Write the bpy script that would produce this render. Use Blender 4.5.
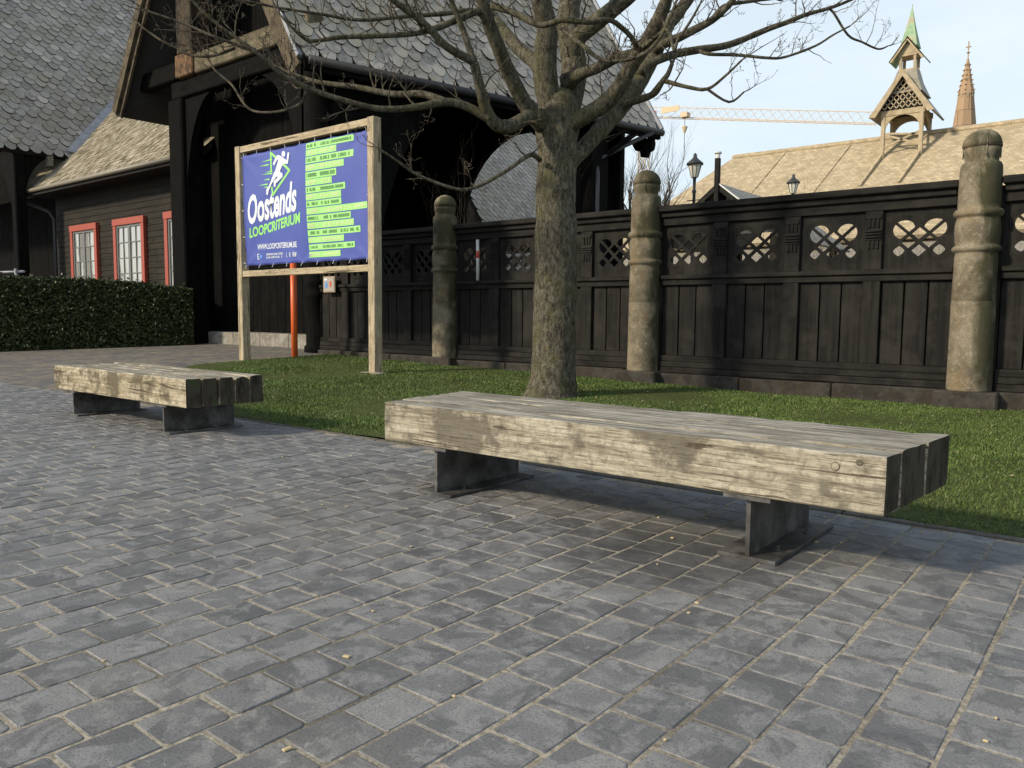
import bpy, bmesh, math, random
import numpy as np
from mathutils import Vector, Matrix, noise
random.seed(7); rng = np.random.default_rng(7)
sc = bpy.context.scene; COL = sc.collection
for o in list(bpy.data.objects): bpy.data.objects.remove(o)

# ---------------------------------------------------------------- camera, sky, sun, exposure
CAM_H = 0.84; F_PX = 791.4; PITCH = .08639; ROLL = .00828; YAW = .6795
cd = bpy.data.cameras.new('camera'); cam = bpy.data.objects.new('camera', cd); COL.objects.link(cam); sc.camera = cam
cd.sensor_width = 36; cd.lens = F_PX/1024*36; cd.clip_end = 2000; cd.clip_start = .05
FW = Vector((-math.sin(YAW)*math.cos(PITCH), math.cos(YAW)*math.cos(PITCH), -math.sin(PITCH)))
RT = Vector((math.cos(YAW), math.sin(YAW), 0)); UP = RT.cross(FW)
RT2 = RT*math.cos(ROLL)+UP*math.sin(ROLL); UP2 = -RT*math.sin(ROLL)+UP*math.cos(ROLL)
cam.matrix_world = Matrix(((RT2.x, UP2.x, -FW.x, 0), (RT2.y, UP2.y, -FW.y, 0), (RT2.z, UP2.z, -FW.z, CAM_H), (0, 0, 0, 1)))

SUN_EL = math.radians(30); SUN_AZ = math.radians(28)          # azimuth from -Y towards -X
SDIR = Vector((-math.sin(SUN_AZ)*math.cos(SUN_EL), -math.cos(SUN_AZ)*math.cos(SUN_EL), math.sin(SUN_EL)))
w = bpy.data.worlds.new('World'); sc.world = w; w.use_nodes = True
nt = w.node_tree; nt.nodes.clear()
sky = nt.nodes.new('ShaderNodeTexSky'); sky.sky_type = 'NISHITA'; sky.sun_disc = False
sky.sun_elevation = SUN_EL; sky.sun_rotation = math.atan2(SDIR.x, SDIR.y); sky.dust_density = 1.5; sky.air_density = 1.0; sky.ozone_density = 1.5
tc = nt.nodes.new('ShaderNodeTexCoord'); mp = nt.nodes.new('ShaderNodeMapping'); mp.inputs['Scale'].default_value = (1, 1, 3.2)
nz = nt.nodes.new('ShaderNodeTexNoise'); nz.inputs['Scale'].default_value = 3.0; nz.inputs['Detail'].default_value = 7; nz.inputs['Roughness'].default_value = .6
rp = nt.nodes.new('ShaderNodeValToRGB'); rp.color_ramp.elements[0].position = .38; rp.color_ramp.elements[1].position = .72
rp.color_ramp.elements[0].color = (.8, .8, .8, 1); rp.color_ramp.elements[1].color = (1, 1, 1, 1)
mx = nt.nodes.new('ShaderNodeMix'); mx.data_type = 'RGBA'; mx.inputs[7].default_value = (5.7, 6.45, 6.9, 1)
bg = nt.nodes.new('ShaderNodeBackground'); bg.inputs['Strength'].default_value = .14
# a thin bright veil, thickest low over the horizon and thinning towards the zenith
sx = nt.nodes.new('ShaderNodeSeparateXYZ'); vr = nt.nodes.new('ShaderNodeValToRGB'); vm = nt.nodes.new('ShaderNodeMath'); vm.operation = 'MULTIPLY'
vr.color_ramp.elements[0].position = .0; vr.color_ramp.elements[0].color = (1, 1, 1, 1); vr.color_ramp.elements[1].position = .9; vr.color_ramp.elements[1].color = (.12, .12, .12, 1)
e_ = vr.color_ramp.elements.new(.45); e_.color = (.95, .95, .95, 1)
wo = nt.nodes.new('ShaderNodeOutputWorld')
L = nt.links.new
L(tc.outputs['Generated'], mp.inputs['Vector']); L(mp.outputs[0], nz.inputs['Vector']); L(nz.outputs['Fac'], rp.inputs['Fac'])
L(tc.outputs['Generated'], sx.inputs[0]); L(sx.outputs[2], vr.inputs['Fac']); L(rp.outputs['Color'], vm.inputs[0]); L(vr.outputs['Color'], vm.inputs[1]); L(vm.outputs[0], mx.inputs[0]); L(sky.outputs[0], mx.inputs[6]); L(mx.outputs[2], bg.inputs['Color']); L(bg.outputs[0], wo.inputs['Surface'])
sd = bpy.data.lights.new('sun', 'SUN'); sd.energy = 3.7; sd.angle = math.radians(5.0); sd.color = (1.0, .88, .70)
sun = bpy.data.objects.new('sun', sd); COL.objects.link(sun); sun.location = (-8, -12, 14)
sun.rotation_euler = SDIR.to_track_quat('Z', 'Y').to_euler()
sc.view_settings.view_transform = 'Standard'; sc.view_settings.look = 'None'
sc.view_settings.exposure = 0.14; sc.view_settings.gamma = 1.0; sc.view_settings.use_curve_mapping = False

# ---------------------------------------------------------------- helpers
def px(p):
    d = Vector(p)-Vector((0, 0, CAM_H)); z = d.dot(FW)
    return (512+F_PX*d.dot(RT2)/z, 384-F_PX*d.dot(UP2)/z, z) if z > .05 else (-9e9, -9e9, z)
def inview(p, m=30):
    a = px(p); return -m < a[0] < 1024+m and -m < a[1] < 768+m
def clamp(v, a, b): return max(a, min(b, v))
def tz(X, Y): return .02*clamp(-X-3.2, 0, 9.6)*clamp((Y-3.56)/5.08, 0, 1.3)
def tag(o, label=None, cat=None, group=None, kind=None):
    if label: o['label'] = label
    if cat: o['category'] = cat
    if group: o['group'] = group
    if kind: o['kind'] = kind
    return o
def thing(name, label, cat, loc=(0, 0, 0), group=None):
    o = bpy.data.objects.new(name, None); o.empty_display_size = .1; o.location = loc; COL.objects.link(o)
    return tag(o, label, cat, group)
def attach(o, parent):
    if parent is not None:
        o.parent = parent
        o.matrix_parent_inverse = Matrix.Translation(-Vector(parent.location))
def mobj(name, V, Fc, m, parent=None, smooth=False, attr=None):
    me = bpy.data.meshes.new(name); me.from_pydata([tuple(v) for v in V], [], Fc); me.update()
    if smooth: me.polygons.foreach_set('use_smooth', [True]*len(me.polygons))
    if m: me.materials.append(m)
    if attr is not None:
        a = me.attributes.new('rnd', 'FLOAT', 'FACE'); a.data.foreach_set('value', attr)
    o = bpy.data.objects.new(name, me); COL.objects.link(o); attach(o, parent); return o
def iobj(name, me, mw, parent=None):
    o = bpy.data.objects.new(name, me); COL.objects.link(o)
    if parent is not None:
        o.parent = parent; o.matrix_basis = Matrix.Translation(-Vector(parent.location)) @ mw
    else: o.matrix_basis = mw
    return o
class MB:
    def __init__(s): s.V = []; s.F = []; s.A = []
    def add(s, V, Fc, a=None):
        n = len(s.V); s.V += [tuple(v) for v in V]; s.F += [tuple(i+n for i in f) for f in Fc]
        s.A += [random.random() if a is None else a]*len(Fc); return s
    def box(s, x0, x1, y0, y1, z0, z1, b=0, a=None):
        return s.obox(Vector(((x0+x1)/2, (y0+y1)/2, (z0+z1)/2)), Vector((1, 0, 0)), Vector((0, 1, 0)), Vector((0, 0, 1)), (x1-x0)/2, (y1-y0)/2, (z1-z0)/2, b, a)
    def obox(s, c, u, v, n, hu, hv, hn, b=0, a=None):
        c = Vector(c)
        if b <= 0:
            V = [c+u*(hu*i)+v*(hv*j)+n*(hn*k) for k in (-1, 1) for j in (-1, 1) for i in (-1, 1)]
            return s.add(V, [(0, 2, 3, 1), (4, 5, 7, 6), (0, 1, 5, 4), (2, 6, 7, 3), (0, 4, 6, 2), (1, 3, 7, 5)], a)
        V = []; ids = {}
        for i in (-1, 1):
            for j in (-1, 1):
                for k in (-1, 1):
                    for ax in range(3):
                        e = [hu-b, hv-b, hn-b]; e[ax] += b
                        ids[(i, j, k, ax)] = len(V); V.append(c+u*(i*e[0])+v*(j*e[1])+n*(k*e[2]))
        Fc = []
        for sg in (-1, 1):
            q = [(-1, -1), (1, -1), (1, 1), (-1, 1)]
            if sg < 0: q = q[::-1]
            Fc.append(tuple(ids[(sg, p, r, 0)] for p, r in q)); Fc.append(tuple(ids[(r, sg, p, 1)] for p, r in q)); Fc.append(tuple(ids[(p, r, sg, 2)] for p, r in q))
        for i in (-1, 1):
            for j in (-1, 1):
                f = (ids[(i, j, -1, 0)], ids[(i, j, -1, 1)], ids[(i, j, 1, 1)], ids[(i, j, 1, 0)]); Fc.append(f if i*j < 0 else f[::-1])
                f = (ids[(-1, i, j, 1)], ids[(-1, i, j, 2)], ids[(1, i, j, 2)], ids[(1, i, j, 1)]); Fc.append(f if i*j < 0 else f[::-1])
                f = (ids[(j, -1, i, 2)], ids[(j, -1, i, 0)], ids[(j, 1, i, 0)], ids[(j, 1, i, 2)]); Fc.append(f if i*j < 0 else f[::-1])
        for i in (-1, 1):
            for j in (-1, 1):
                for k in (-1, 1):
                    f = tuple(ids[(i, j, k, a2)] for a2 in range(3)); Fc.append(f if i*j*k > 0 else f[::-1])
        return s.add(V, Fc, a)
    def beam(s, p, q, hw, hh, b=0, up=(0, 0, 1), a=None):
        p, q = Vector(p), Vector(q); d = q-p; l = d.length; d.normalize(); up = Vector(up)
        sd_ = d.cross(up)
        if sd_.length < 1e-4: sd_ = d.cross(Vector((0, 1, 0)))
        sd_.normalize(); u2 = sd_.cross(d)
        return s.obox((p+q)/2, d, sd_, u2, l/2, hw, hh, b, a)
    def tube(s, P, R_, n=10, cap=True, a=None):
        P = [Vector(p) for p in P]; V = []; Fc = []
        up0 = None
        for i, p in enumerate(P):
            t = (P[min(i+1, len(P)-1)]-P[max(i-1, 0)]).normalized()
            if up0 is None: up0 = t.orthogonal().normalized()
            up0 = (up0-t*up0.dot(t)).normalized(); sd_ = t.cross(up0)
            for k in range(n):
                an = 2*math.pi*k/n; V.append(p+(up0*math.cos(an)+sd_*math.sin(an))*R_[i])
        for i in range(len(P)-1):
            for k in range(n): Fc.append((i*n+k, i*n+(k+1) % n, (i+1)*n+(k+1) % n, (i+1)*n+k))
        if cap: Fc.append(tuple(range(n))[::-1]); Fc.append(tuple((len(P)-1)*n+k for k in range(n)))
        return s.add(V, Fc, a)
    def lathe(s, c, prof, n=24, a=None, wob=0):
        V = []; Fc = []
        for r, z in prof:
            for k in range(n):
                an = 2*math.pi*k/n; rr = r*(1+wob*noise.noise((math.cos(an)*1.5+c[0]*3, math.sin(an)*1.5, z*4)))
                V.append((c[0]+rr*math.cos(an), c[1]+rr*math.sin(an), c[2]+z))
        for i in range(len(prof)-1):
            for k in range(n): Fc.append((i*n+k, i*n+(k+1) % n, (i+1)*n+(k+1) % n, (i+1)*n+k))
        Fc.append(tuple(range(n))[::-1]); Fc.append(tuple((len(prof)-1)*n+k for k in range(n)))
        return s.add(V, Fc, a)
    def prism(s, poly, off, a=None):
        n = len(poly); off = Vector(off); V = [Vector(p) for p in poly]+[Vector(p)+off for p in poly]
        Fc = [tuple(range(n)), tuple(range(2*n-1, n-1, -1))]+[(i, i+n, (i+1) % n+n, (i+1) % n) for i in range(n)]
        return s.add(V, Fc, a)
    def build(s, name, m, parent=None, smooth=False, attr=False, fix=True):
        o = mobj(name, s.V, s.F, m, parent, smooth, s.A if attr else None)
        if fix:
            bm = bmesh.new(); bm.from_mesh(o.data); bmesh.ops.recalc_face_normals(bm, faces=bm.faces); bm.to_mesh(o.data); bm.free()
        return o
def fastmesh(name, V, Fc, m, parent=None, attr=None):
    """numpy triangles / quads in one mesh"""
    me = bpy.data.meshes.new(name); nv = len(V); nf, k = Fc.shape
    me.vertices.add(nv); me.vertices.foreach_set('co', np.asarray(V, dtype=np.float32).ravel())
    me.loops.add(nf*k); me.loops.foreach_set('vertex_index', Fc.astype(np.int32).ravel())
    me.polygons.add(nf); me.polygons.foreach_set('loop_start', np.arange(0, nf*k, k, dtype=np.int32))
    me.update(calc_edges=True); me.materials.append(m)
    if attr is not None:
        a = me.attributes.new('rnd', 'FLOAT', 'FACE'); a.data.foreach_set('value', attr.astype(np.float32))
    o = bpy.data.objects.new(name, me); COL.objects.link(o); attach(o, parent); return o

# ---------------------------------------------------------------- materials
class NB:
    def __init__(s, name, rough=.8, spec=.3):
        s.m = bpy.data.materials.new(name); s.m.use_nodes = True; s.t = s.m.node_tree; s.b = s.t.nodes['Principled BSDF']
        s.b.inputs['Roughness'].default_value = rough; s.b.inputs['Specular IOR Level'].default_value = spec
        s.geo = s.t.nodes.new('ShaderNodeNewGeometry')
    def n(s, t): return s.t.nodes.new(t)
    def put(s, sock, v):
        if isinstance(v, bpy.types.NodeSocket): s.t.links.new(v, sock)
        else: sock.default_value = (*v, 1) if isinstance(v, tuple) and len(v) == 3 and sock.type == 'RGBA' else v
    def pos(s, sx=1, sy=1, sz=1, off=None):
        m = s.n('ShaderNodeVectorMath'); m.operation = 'MULTIPLY'; s.put(m.inputs[0], s.geo.outputs['Position']); m.inputs[1].default_value = (sx, sy, sz)
        if off is None: return m.outputs[0]
        a = s.n('ShaderNodeVectorMath'); a.operation = 'ADD'; s.put(a.inputs[0], m.outputs[0]); s.put(a.inputs[1], off); return a.outputs[0]
    def noise(s, vec, scale=5, det=4, ro=.55, dist=0):
        m = s.n('ShaderNodeTexNoise'); s.put(m.inputs['Vector'], vec); m.inputs['Scale'].default_value = scale; m.inputs['Detail'].default_value = det
        m.inputs['Roughness'].default_value = ro; m.inputs['Distortion'].default_value = dist; return m.outputs['Fac']
    def vor(s, vec, scale=5, feat='F1'):
        m = s.n('ShaderNodeTexVoronoi'); m.feature = feat; s.put(m.inputs['Vector'], vec); m.inputs['Scale'].default_value = scale; return m.outputs['Distance']
    def ramp(s, f, stops):
        m = s.n('ShaderNodeValToRGB'); s.put(m.inputs[0], f); e = m.color_ramp.elements
        while len(e) < len(stops): e.new(.5)
        for el, (p, c) in zip(e, stops):
            el.position = p; el.color = (*c, 1) if isinstance(c, tuple) else (c, c, c, 1)
        return m.outputs['Color']
    def mix(s, f, a, b, mode='MIX'):
        m = s.n('ShaderNodeMix'); m.data_type = 'RGBA'; m.blend_type = mode; s.put(m.inputs[0], f); s.put(m.inputs[6], a); s.put(m.inputs[7], b); return m.outputs[2]
    def math(s, op, a, b=0.0):
        m = s.n('ShaderNodeMath'); m.operation = op; s.put(m.inputs[0], a); s.put(m.inputs[1], b); return m.outputs[0]
    def attr(s, name='rnd'):
        m = s.n('ShaderNodeAttribute'); m.attribute_name = name; return m.outputs['Fac']
    def rnd(s): return s.n('ShaderNodeObjectInfo').outputs['Random']
    def sep(s, v, k):
        m = s.n('ShaderNodeSeparateXYZ'); s.put(m.inputs[0], v); return m.outputs[k]
    def comb(s, x, y, z):
        m = s.n('ShaderNodeCombineXYZ'); s.put(m.inputs[0], x); s.put(m.inputs[1], y); s.put(m.inputs[2], z); return m.outputs[0]
    def col(s, v): s.put(s.b.inputs['Base Color'], v); return s
    def rough(s, v): s.put(s.b.inputs['Roughness'], v); return s
    def bump(s, h, st=.3, dist=.01):
        m = s.n('ShaderNodeBump'); m.inputs['Strength'].default_value = st; m.inputs['Distance'].default_value = dist; s.put(m.inputs['Height'], h)
        s.t.links.new(m.outputs[0], s.b.inputs['Normal']); return s

def m_paver(name, ind):
    b = NB(name, .62, .35); r = b.rnd() if ind else b.attr()
    off = b.comb(b.math('MULTIPLY', r, 37.0), b.math('MULTIPLY', r, 11.0), 0.0)
    c = b.ramp(r, [(0, (.1, .1, .102)), (.1, (.145, .145, .147)), (.7, (.18, .179, .18)), (1, (.235, .233, .229))])
    n1 = b.noise(b.pos(off=off), 11, 9, .68, .5); n2 = b.noise(b.pos(), 160, 3, .7); n3 = b.noise(b.pos(), .9, 3)
    c = b.mix(b.ramp(n1, [(.48, 0.0), (.57, .55)]), c, (.29, .287, .281))
    c = b.mix(b.ramp(b.noise(b.pos(off=off), 6, 9, .66, .8), [(.51, 0.0), (.56, .6)]), c, (.09, .09, .092))
    c = b.mix(b.ramp(n2, [(.36, .5), (.5, 0.0)]), c, (.05, .05, .05))
    c = b.mix(b.ramp(n3, [(.52, 0.0), (.68, .22)]), c, (.185, .168, .135))
    c = b.mix(b.ramp(b.noise(b.pos(), 22, 7, .75, .6), [(.62, 0.0), (.68, .6)]), c, (.34, .34, .33))
    # an old damp stain spreading from under the near bench
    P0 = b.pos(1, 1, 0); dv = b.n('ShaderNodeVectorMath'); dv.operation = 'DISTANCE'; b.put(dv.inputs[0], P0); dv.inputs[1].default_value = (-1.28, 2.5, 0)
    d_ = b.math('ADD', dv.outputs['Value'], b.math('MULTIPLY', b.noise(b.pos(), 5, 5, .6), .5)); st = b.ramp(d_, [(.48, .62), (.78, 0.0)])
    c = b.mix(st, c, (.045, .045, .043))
    b.col(c).bump(b.mix(.6, n1, n2), .5, .004); b.rough(b.mix(st, b.ramp(n1, [(.3, .5), (.7, .72)]), (.38, .38, .38))); return b.m
M = {}
M['paver'] = m_paver('paver_single', True); M['pavers'] = m_paver('paver_field', False)
b = NB('joint_sand', .95, .1); n1 = b.noise(b.pos(), 60, 5, .7); n2 = b.noise(b.pos(), 1.6, 4)
b.col(b.mix(b.ramp(n2, [(.5, 0.0), (.64, .7)]), b.ramp(n1, [(.38, (.2, .178, .138)), (.62, (.42, .372, .295))]), (.07, .064, .052))).bump(n1, .6, .006); M['sand'] = b.m
b = NB('cobbles', .8, .25)
br = b.n('ShaderNodeTexBrick'); b.put(br.inputs['Vector'], b.pos()); br.inputs['Scale'].default_value = 1; br.inputs['Brick Width'].default_value = .21; br.inputs['Row Height'].default_value = .105
br.inputs['Mortar Size'].default_value = .009; br.inputs['Color1'].default_value = (.23, .2, .155, 1); br.inputs['Color2'].default_value = (.125, .125, .128, 1); br.inputs['Mortar'].default_value = (.07, .062, .05, 1)
n1 = b.noise(b.pos(), 2.2, 5); c = b.mix(b.ramp(n1, [(.46, 0.0), (.62, .5)]), br.outputs['Color'], (.25, .215, .16)); c = b.mix(b.ramp(b.noise(b.pos(), 9, 5, .7), [(.5, 0.0), (.62, .6)]), c, (.075, .075, .08)); b.col(c).bump(b.mix(.5, br.outputs['Fac'], b.noise(b.pos(), 30, 4)), .4, .01); M['cobble'] = b.m
b = NB('asphalt', .9, .2); b.col(b.ramp(b.noise(b.pos(), 3, 6), [(.3, (.07, .07, .068)), (.7, (.15, .14, .13))])); M['ground'] = b.m
b = NB('edging_concrete', .9, .2); n1 = b.noise(b.pos(), 14, 6, .7); b.col(b.ramp(n1, [(.3, (.075, .068, .055)), (.7, (.165, .15, .125))])).bump(n1, .4, .006); M['edging'] = b.m
b = NB('lawn_soil', .95, .1); n1 = b.noise(b.pos(), 25, 5); b.col(b.ramp(n1, [(.36, (.045, .055, .018)), (.6, (.075, .09, .03))])).bump(n1, .5, .02); M['soil'] = b.m
b = NB('grass_blades', .55, .25); r = b.attr(); n1 = b.noise(b.pos(), 1.3, 4)
c = b.ramp(r, [(0, (.056, .094, .02)), (.4, (.094, .148, .03)), (.75, (.125, .185, .042)), (.93, (.155, .2, .06)), (.985, (.2, .19, .09)), (1, (.34, .3, .17))])
b.col(b.mix(b.ramp(n1, [(.44, 0.0), (.6, .5)]), c, (.05, .066, .02))); b.b.inputs['Transmission Weight'].default_value = 0; M['grass'] = b.m

def m_wood(name, axis, pal, lich=.5, seed=0.0, ind=False, dark=(.07, .055, .035), streak=(.5, .66)):
    b = NB(name, .85, .2); k = {'x': (2.6, 50, 50), 'y': (50, 2.6, 50), 'z': (50, 50, 2.6)}[axis]
    off = b.comb(seed, seed*2, seed*.7)
    if ind: r = b.rnd(); off = b.comb(b.math('MULTIPLY', r, 9.0), b.math('MULTIPLY', r, 23.0), b.math('MULTIPLY', r, 31.0))
    g = b.noise(b.pos(*k, off=off), 1.0, 6, .65, .35); g2 = b.noise(b.pos(*[q*3.2 for q in k], off=off), 1.0, 3, .6)
    bl = b.noise(b.pos(off=off), 4.5, 6, .65); fine = b.noise(b.pos(), 60, 3, .7)
    c = b.ramp(g, [(.36, pal[0]), (.48, pal[1]), (.62, pal[2])])
    c = b.mix(b.ramp(bl, [(.49, 0.0), (.57, lich)]), c, pal[3]); c = b.mix(b.ramp(g2, [(.34, .75), (.44, 0.0)]), c, dark)
    c = b.mix(b.ramp(b.noise(b.pos(off=off), 22, 5, .7, .5), [(.5, 0.0), (.62, lich*.6)]), c, pal[3])
    c = b.mix(b.ramp(b.noise(b.pos(*[q*.55 for q in k], off=off), 1.0, 5, .6, .6), [(.595, 0.0), (.62, .92)]), c, dark)
    c = b.mix(b.ramp(fine, [(.4, .35), (.5, 0.0)]), c, pal[0])
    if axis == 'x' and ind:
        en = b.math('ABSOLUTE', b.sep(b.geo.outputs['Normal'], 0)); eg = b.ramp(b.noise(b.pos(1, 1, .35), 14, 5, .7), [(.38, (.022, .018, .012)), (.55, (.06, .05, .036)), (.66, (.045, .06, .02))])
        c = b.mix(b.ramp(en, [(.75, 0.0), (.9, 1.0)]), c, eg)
        up = b.sep(b.geo.outputs['Normal'], 2); c = b.mix(b.ramp(up, [(.6, 0.0), (.9, .62)]), c, b.mix(b.ramp(g, [(.46, 0.0), (.57, .9)]), (.15, .138, .112), (.45, .43, .38)))
    b.col(c).bump(b.mix(.5, g, g2), .8, .008); return b.m
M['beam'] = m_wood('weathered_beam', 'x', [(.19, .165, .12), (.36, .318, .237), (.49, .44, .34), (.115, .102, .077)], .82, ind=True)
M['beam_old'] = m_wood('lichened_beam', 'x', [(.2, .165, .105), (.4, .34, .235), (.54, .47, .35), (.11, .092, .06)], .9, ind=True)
M['frame'] = m_wood('sign_timber', 'z', [(.34, .27, .17), (.47, .38, .25), (.56, .47, .33), (.3, .25, .17)], .4)
M['framex'] = m_wood('sign_timber_rail', 'x', [(.34, .27, .17), (.47, .38, .25), (.56, .47, .33), (.27, .23, .15)], .4)
def m_tar(name, axis, lo=(.0095, .009, .008), hi=(.02, .0186, .0162), fade=(.035, .0325, .0282), rough=.66):
    b = NB(name, rough, .12 if rough < .75 else .05); k = {'x': (1.2, 22, 22), 'y': (22, 1.2, 22), 'z': (22, 22, 1.2)}[axis]; r = b.rnd()
    off = b.comb(b.math('MULTIPLY', r, 9.0), b.math('MULTIPLY', r, 23.0), b.math('MULTIPLY', r, 31.0))
    g = b.noise(b.pos(*k, off=off), 1, 5, .6, .2); bl = b.noise(b.pos(off=off), 3.0, 5, .65)
    c = b.mix(b.ramp(bl, [(.47, 0.0), (.64, .8)]), b.ramp(g, [(.38, lo), (.6, hi)]), fade)
    b.col(c).bump(g, .4, .004); b.rough(b.ramp(bl, [(.3, rough-.1), (.7, rough+.2)])); return b.m
M['tar_z'] = m_tar('tarred_board', 'z'); M['tar_x'] = m_tar('tarred_rail', 'x'); M['tar_y'] = m_tar('tarred_beam', 'y')
M['tar_clap'] = m_tar('tarred_clapboard', 'x', (.012, .0105, .008), (.026, .0225, .0165), (.04, .0345, .0245))
M['pitch_z'] = m_tar('pitch_board', 'z', (.0035, .0034, .0033), (.007, .0066, .006), (.011, .0103, .0092), .8); M['pitch_x'] = m_tar('pitch_beam', 'x', (.0035, .0034, .0033), (.0075, .007, .0064), (.014, .013, .0115), .8)
b = NB('steel', .55, .4); b.b.inputs['Metallic'].default_value = .35; n1 = b.noise(b.pos(), 7, 5, .65)
b.col(b.ramp(n1, [(.38, (.045, .042, .038)), (.52, (.095, .092, .088)), (.64, (.16, .157, .15))])).bump(n1, .15, .004); M['steel'] = b.m
def m_stone(name, a, c2, moss, mossamt=.5, spot=.4):
    b = NB(name, .92, .15); n1 = b.noise(b.pos(), 6, 6, .65); n2 = b.noise(b.pos(), 70, 4, .7); n3 = b.noise(b.pos(2.2, 2.2, 1.0), 1.6, 5, .65, .6)
    c = b.ramp(n1, [(.4, a), (.6, c2)]); c = b.mix(b.ramp(n2, [(.36, spot), (.5, 0.0)]), c, (.08, .07, .05))
    c = b.mix(b.ramp(b.noise(b.pos(1, 1, .5), 5, 6, .7), [(.52, 0.0), (.62, .5)]), c, tuple(q*k for q, k in zip(c2, (.85, .7, .5))))
    c = b.mix(b.ramp(b.noise(b.pos(), 24, 6, .75), [(.58, 0.0), (.64, .55)]), c, tuple(min(1, q*1.45) for q in c2))
    nx = b.sep(b.geo.outputs['Normal'], 0); z = b.sep(b.pos(), 2)
    f = b.math('ADD', b.math('MULTIPLY', nx, .22), n3); f = b.math('ADD', f, b.math('MULTIPLY', z, .055))
    c = b.mix(b.ramp(f, [(.6, 0.0), (.76, mossamt)]), c, moss); b.col(c).bump(b.mix(.5, n1, n2), .5, .012); return b.m
M['stone'] = m_stone('mossy_stone', (.15, .127, .09), (.26, .222, .158), (.05, .05, .026), .88, .55)
M['plinth'] = m_stone('plinth_stone', (.03, .0275, .024), (.058, .053, .046), (.03, .038, .014), .5)
M['pale_stone'] = m_stone('pale_stone', (.2, .18, .15), (.32, .3, .26), (.08, .09, .05), .3)
b = NB('bark', .95, .1); n1 = b.noise(b.pos(1, 1, .42), 26, 6, .75, .4); v = b.vor(b.pos(1, 1, .4), 38); n2 = b.noise(b.pos(), 5, 5, .65); n3 = b.noise(b.pos(1, 1, .7), 75, 4, .75)
c = b.ramp(n1, [(.38, (.03, .026, .019)), (.5, (.082, .073, .053)), (.61, (.16, .144, .106))])
c = b.mix(b.ramp(n2, [(.48, 0.0), (.6, .5)]), c, (.085, .085, .036)); c = b.mix(b.ramp(n3, [(.54, 0.0), (.64, .6)]), c, (.23, .21, .155))
c = b.mix(b.ramp(b.noise(b.pos(), 11, 5, .75), [(.62, 0.0), (.68, .5)]), c, (.24, .18, .05)); c = b.mix(b.ramp(v, [(.1, .55), (.3, 0.0)]), c, (.04, .033, .025))
b.col(c).bump(b.mix(.5, n1, n3), 1.0, .018); M['bark'] = b.m
b = NB('twig_bark', .9, .1); b.col(b.ramp(b.noise(b.pos(), 14, 4), [(.4, (.05, .041, .031)), (.6, (.13, .11, .08))])); M['twig'] = b.m
def m_slate(name, ind):
    b = NB(name, .55, .4); r = b.rnd() if ind else b.attr(); n1 = b.noise(b.pos(), 11, 5, .65); n2 = b.noise(b.pos(), 1.3, 4)
    c = b.ramp(r, [(0, (.2, .18, .153)), (.3, (.31, .28, .24)), (.8, (.375, .338, .288)), (1, (.5, .44, .355))])
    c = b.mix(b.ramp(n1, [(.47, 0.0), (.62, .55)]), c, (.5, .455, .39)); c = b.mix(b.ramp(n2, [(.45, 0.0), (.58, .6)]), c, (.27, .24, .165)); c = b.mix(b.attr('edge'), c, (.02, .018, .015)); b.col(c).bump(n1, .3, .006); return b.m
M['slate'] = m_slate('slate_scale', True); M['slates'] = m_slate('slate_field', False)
b = NB('slate_underlay', .9, .1); b.col((.05, .048, .045)); M['under'] = b.m
b = NB('wood_shingle', .9, .1); r = b.attr(); c = b.ramp(r, [(0, (.13, .107, .07)), (.35, (.27, .235, .17)), (.8, (.38, .337, .255)), (1, (.47, .42, .33))]); n1 = b.noise(b.pos(), 2.2, 5)
b.col(b.mix(b.ramp(n1, [(.45, 0.0), (.7, .6)]), c, (.13, .115, .06))).bump(b.noise(b.pos(30, 4, 4), 1, 4), .5, .01); M['shingle'] = b.m
b = NB('lead', .5, .4); b.col(b.ramp(b.noise(b.pos(), 5, 4), [(.3, (.2, .21, .23)), (.7, (.33, .34, .37))])); M['lead'] = b.m
def m_paint(name, c, r=.5, d=.75):
    b = NB(name, r, .4); n1 = b.noise(b.pos(), 6, 6, .7); b.col(b.mix(b.ramp(n1, [(.4, 0.0), (.75, .5)]), c, tuple(x*d for x in c))).bump(b.noise(b.pos(), 40, 3), .1, .003); return b.m
M['red'] = m_paint('red_paint', (.38, .075, .045)); M['orange'] = m_paint('orange_paint', (.75, .14, .035), .4, .85)
M['grey_paint'] = m_paint('grey_paint', (.16, .165, .16)); M['white'] = m_paint('white_paint', (.7, .7, .68)); M['iron'] = m_paint('cast_iron', (.045, .047, .05)); M['black'] = m_paint('dark_metal', (.03, .03, .03))
b = NB('window_glass', .06, .6); b.b.inputs['Metallic'].default_value = .55; b.col((.55, .54, .5)); b.bump(b.noise(b.pos(), 2.2, 2), .12, .03); M['glass'] = b.m
b = NB('banner_vinyl', .42, .4); n1 = b.noise(b.pos(1, 1, .6), 1.6, 3); b.col(b.mix(b.ramp(n1, [(.35, 0.0), (.7, .5)]), (.066, .094, .36), (.092, .12, .41))); M['vinyl'] = b.m
for nme, cc in (('print_white', (.72, .76, .8)), ('print_green', (.3, .72, .17)), ('print_lime', (.36, .74, .22)), ('print_dark', (.1, .24, .1)), ('print_cream', (.8, .85, .5)), ('print_blue', (.12, .3, .7)), ('print_red', (.6, .1, .06))):
    b = NB(nme, .42, .4); b.col(cc); M[nme] = b.m
b = NB('hedge_leaf', .5, .35); r = b.attr(); b.col(b.ramp(r, [(0, (.016, .022, .008)), (.45, (.042, .054, .018)), (.75, (.085, .1, .034)), (1, (.2, .2, .085))])); M['leaf'] = b.m
b = NB('hedge_core', .95, .05); b.col((.012, .014, .007)); M['core'] = b.m
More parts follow.
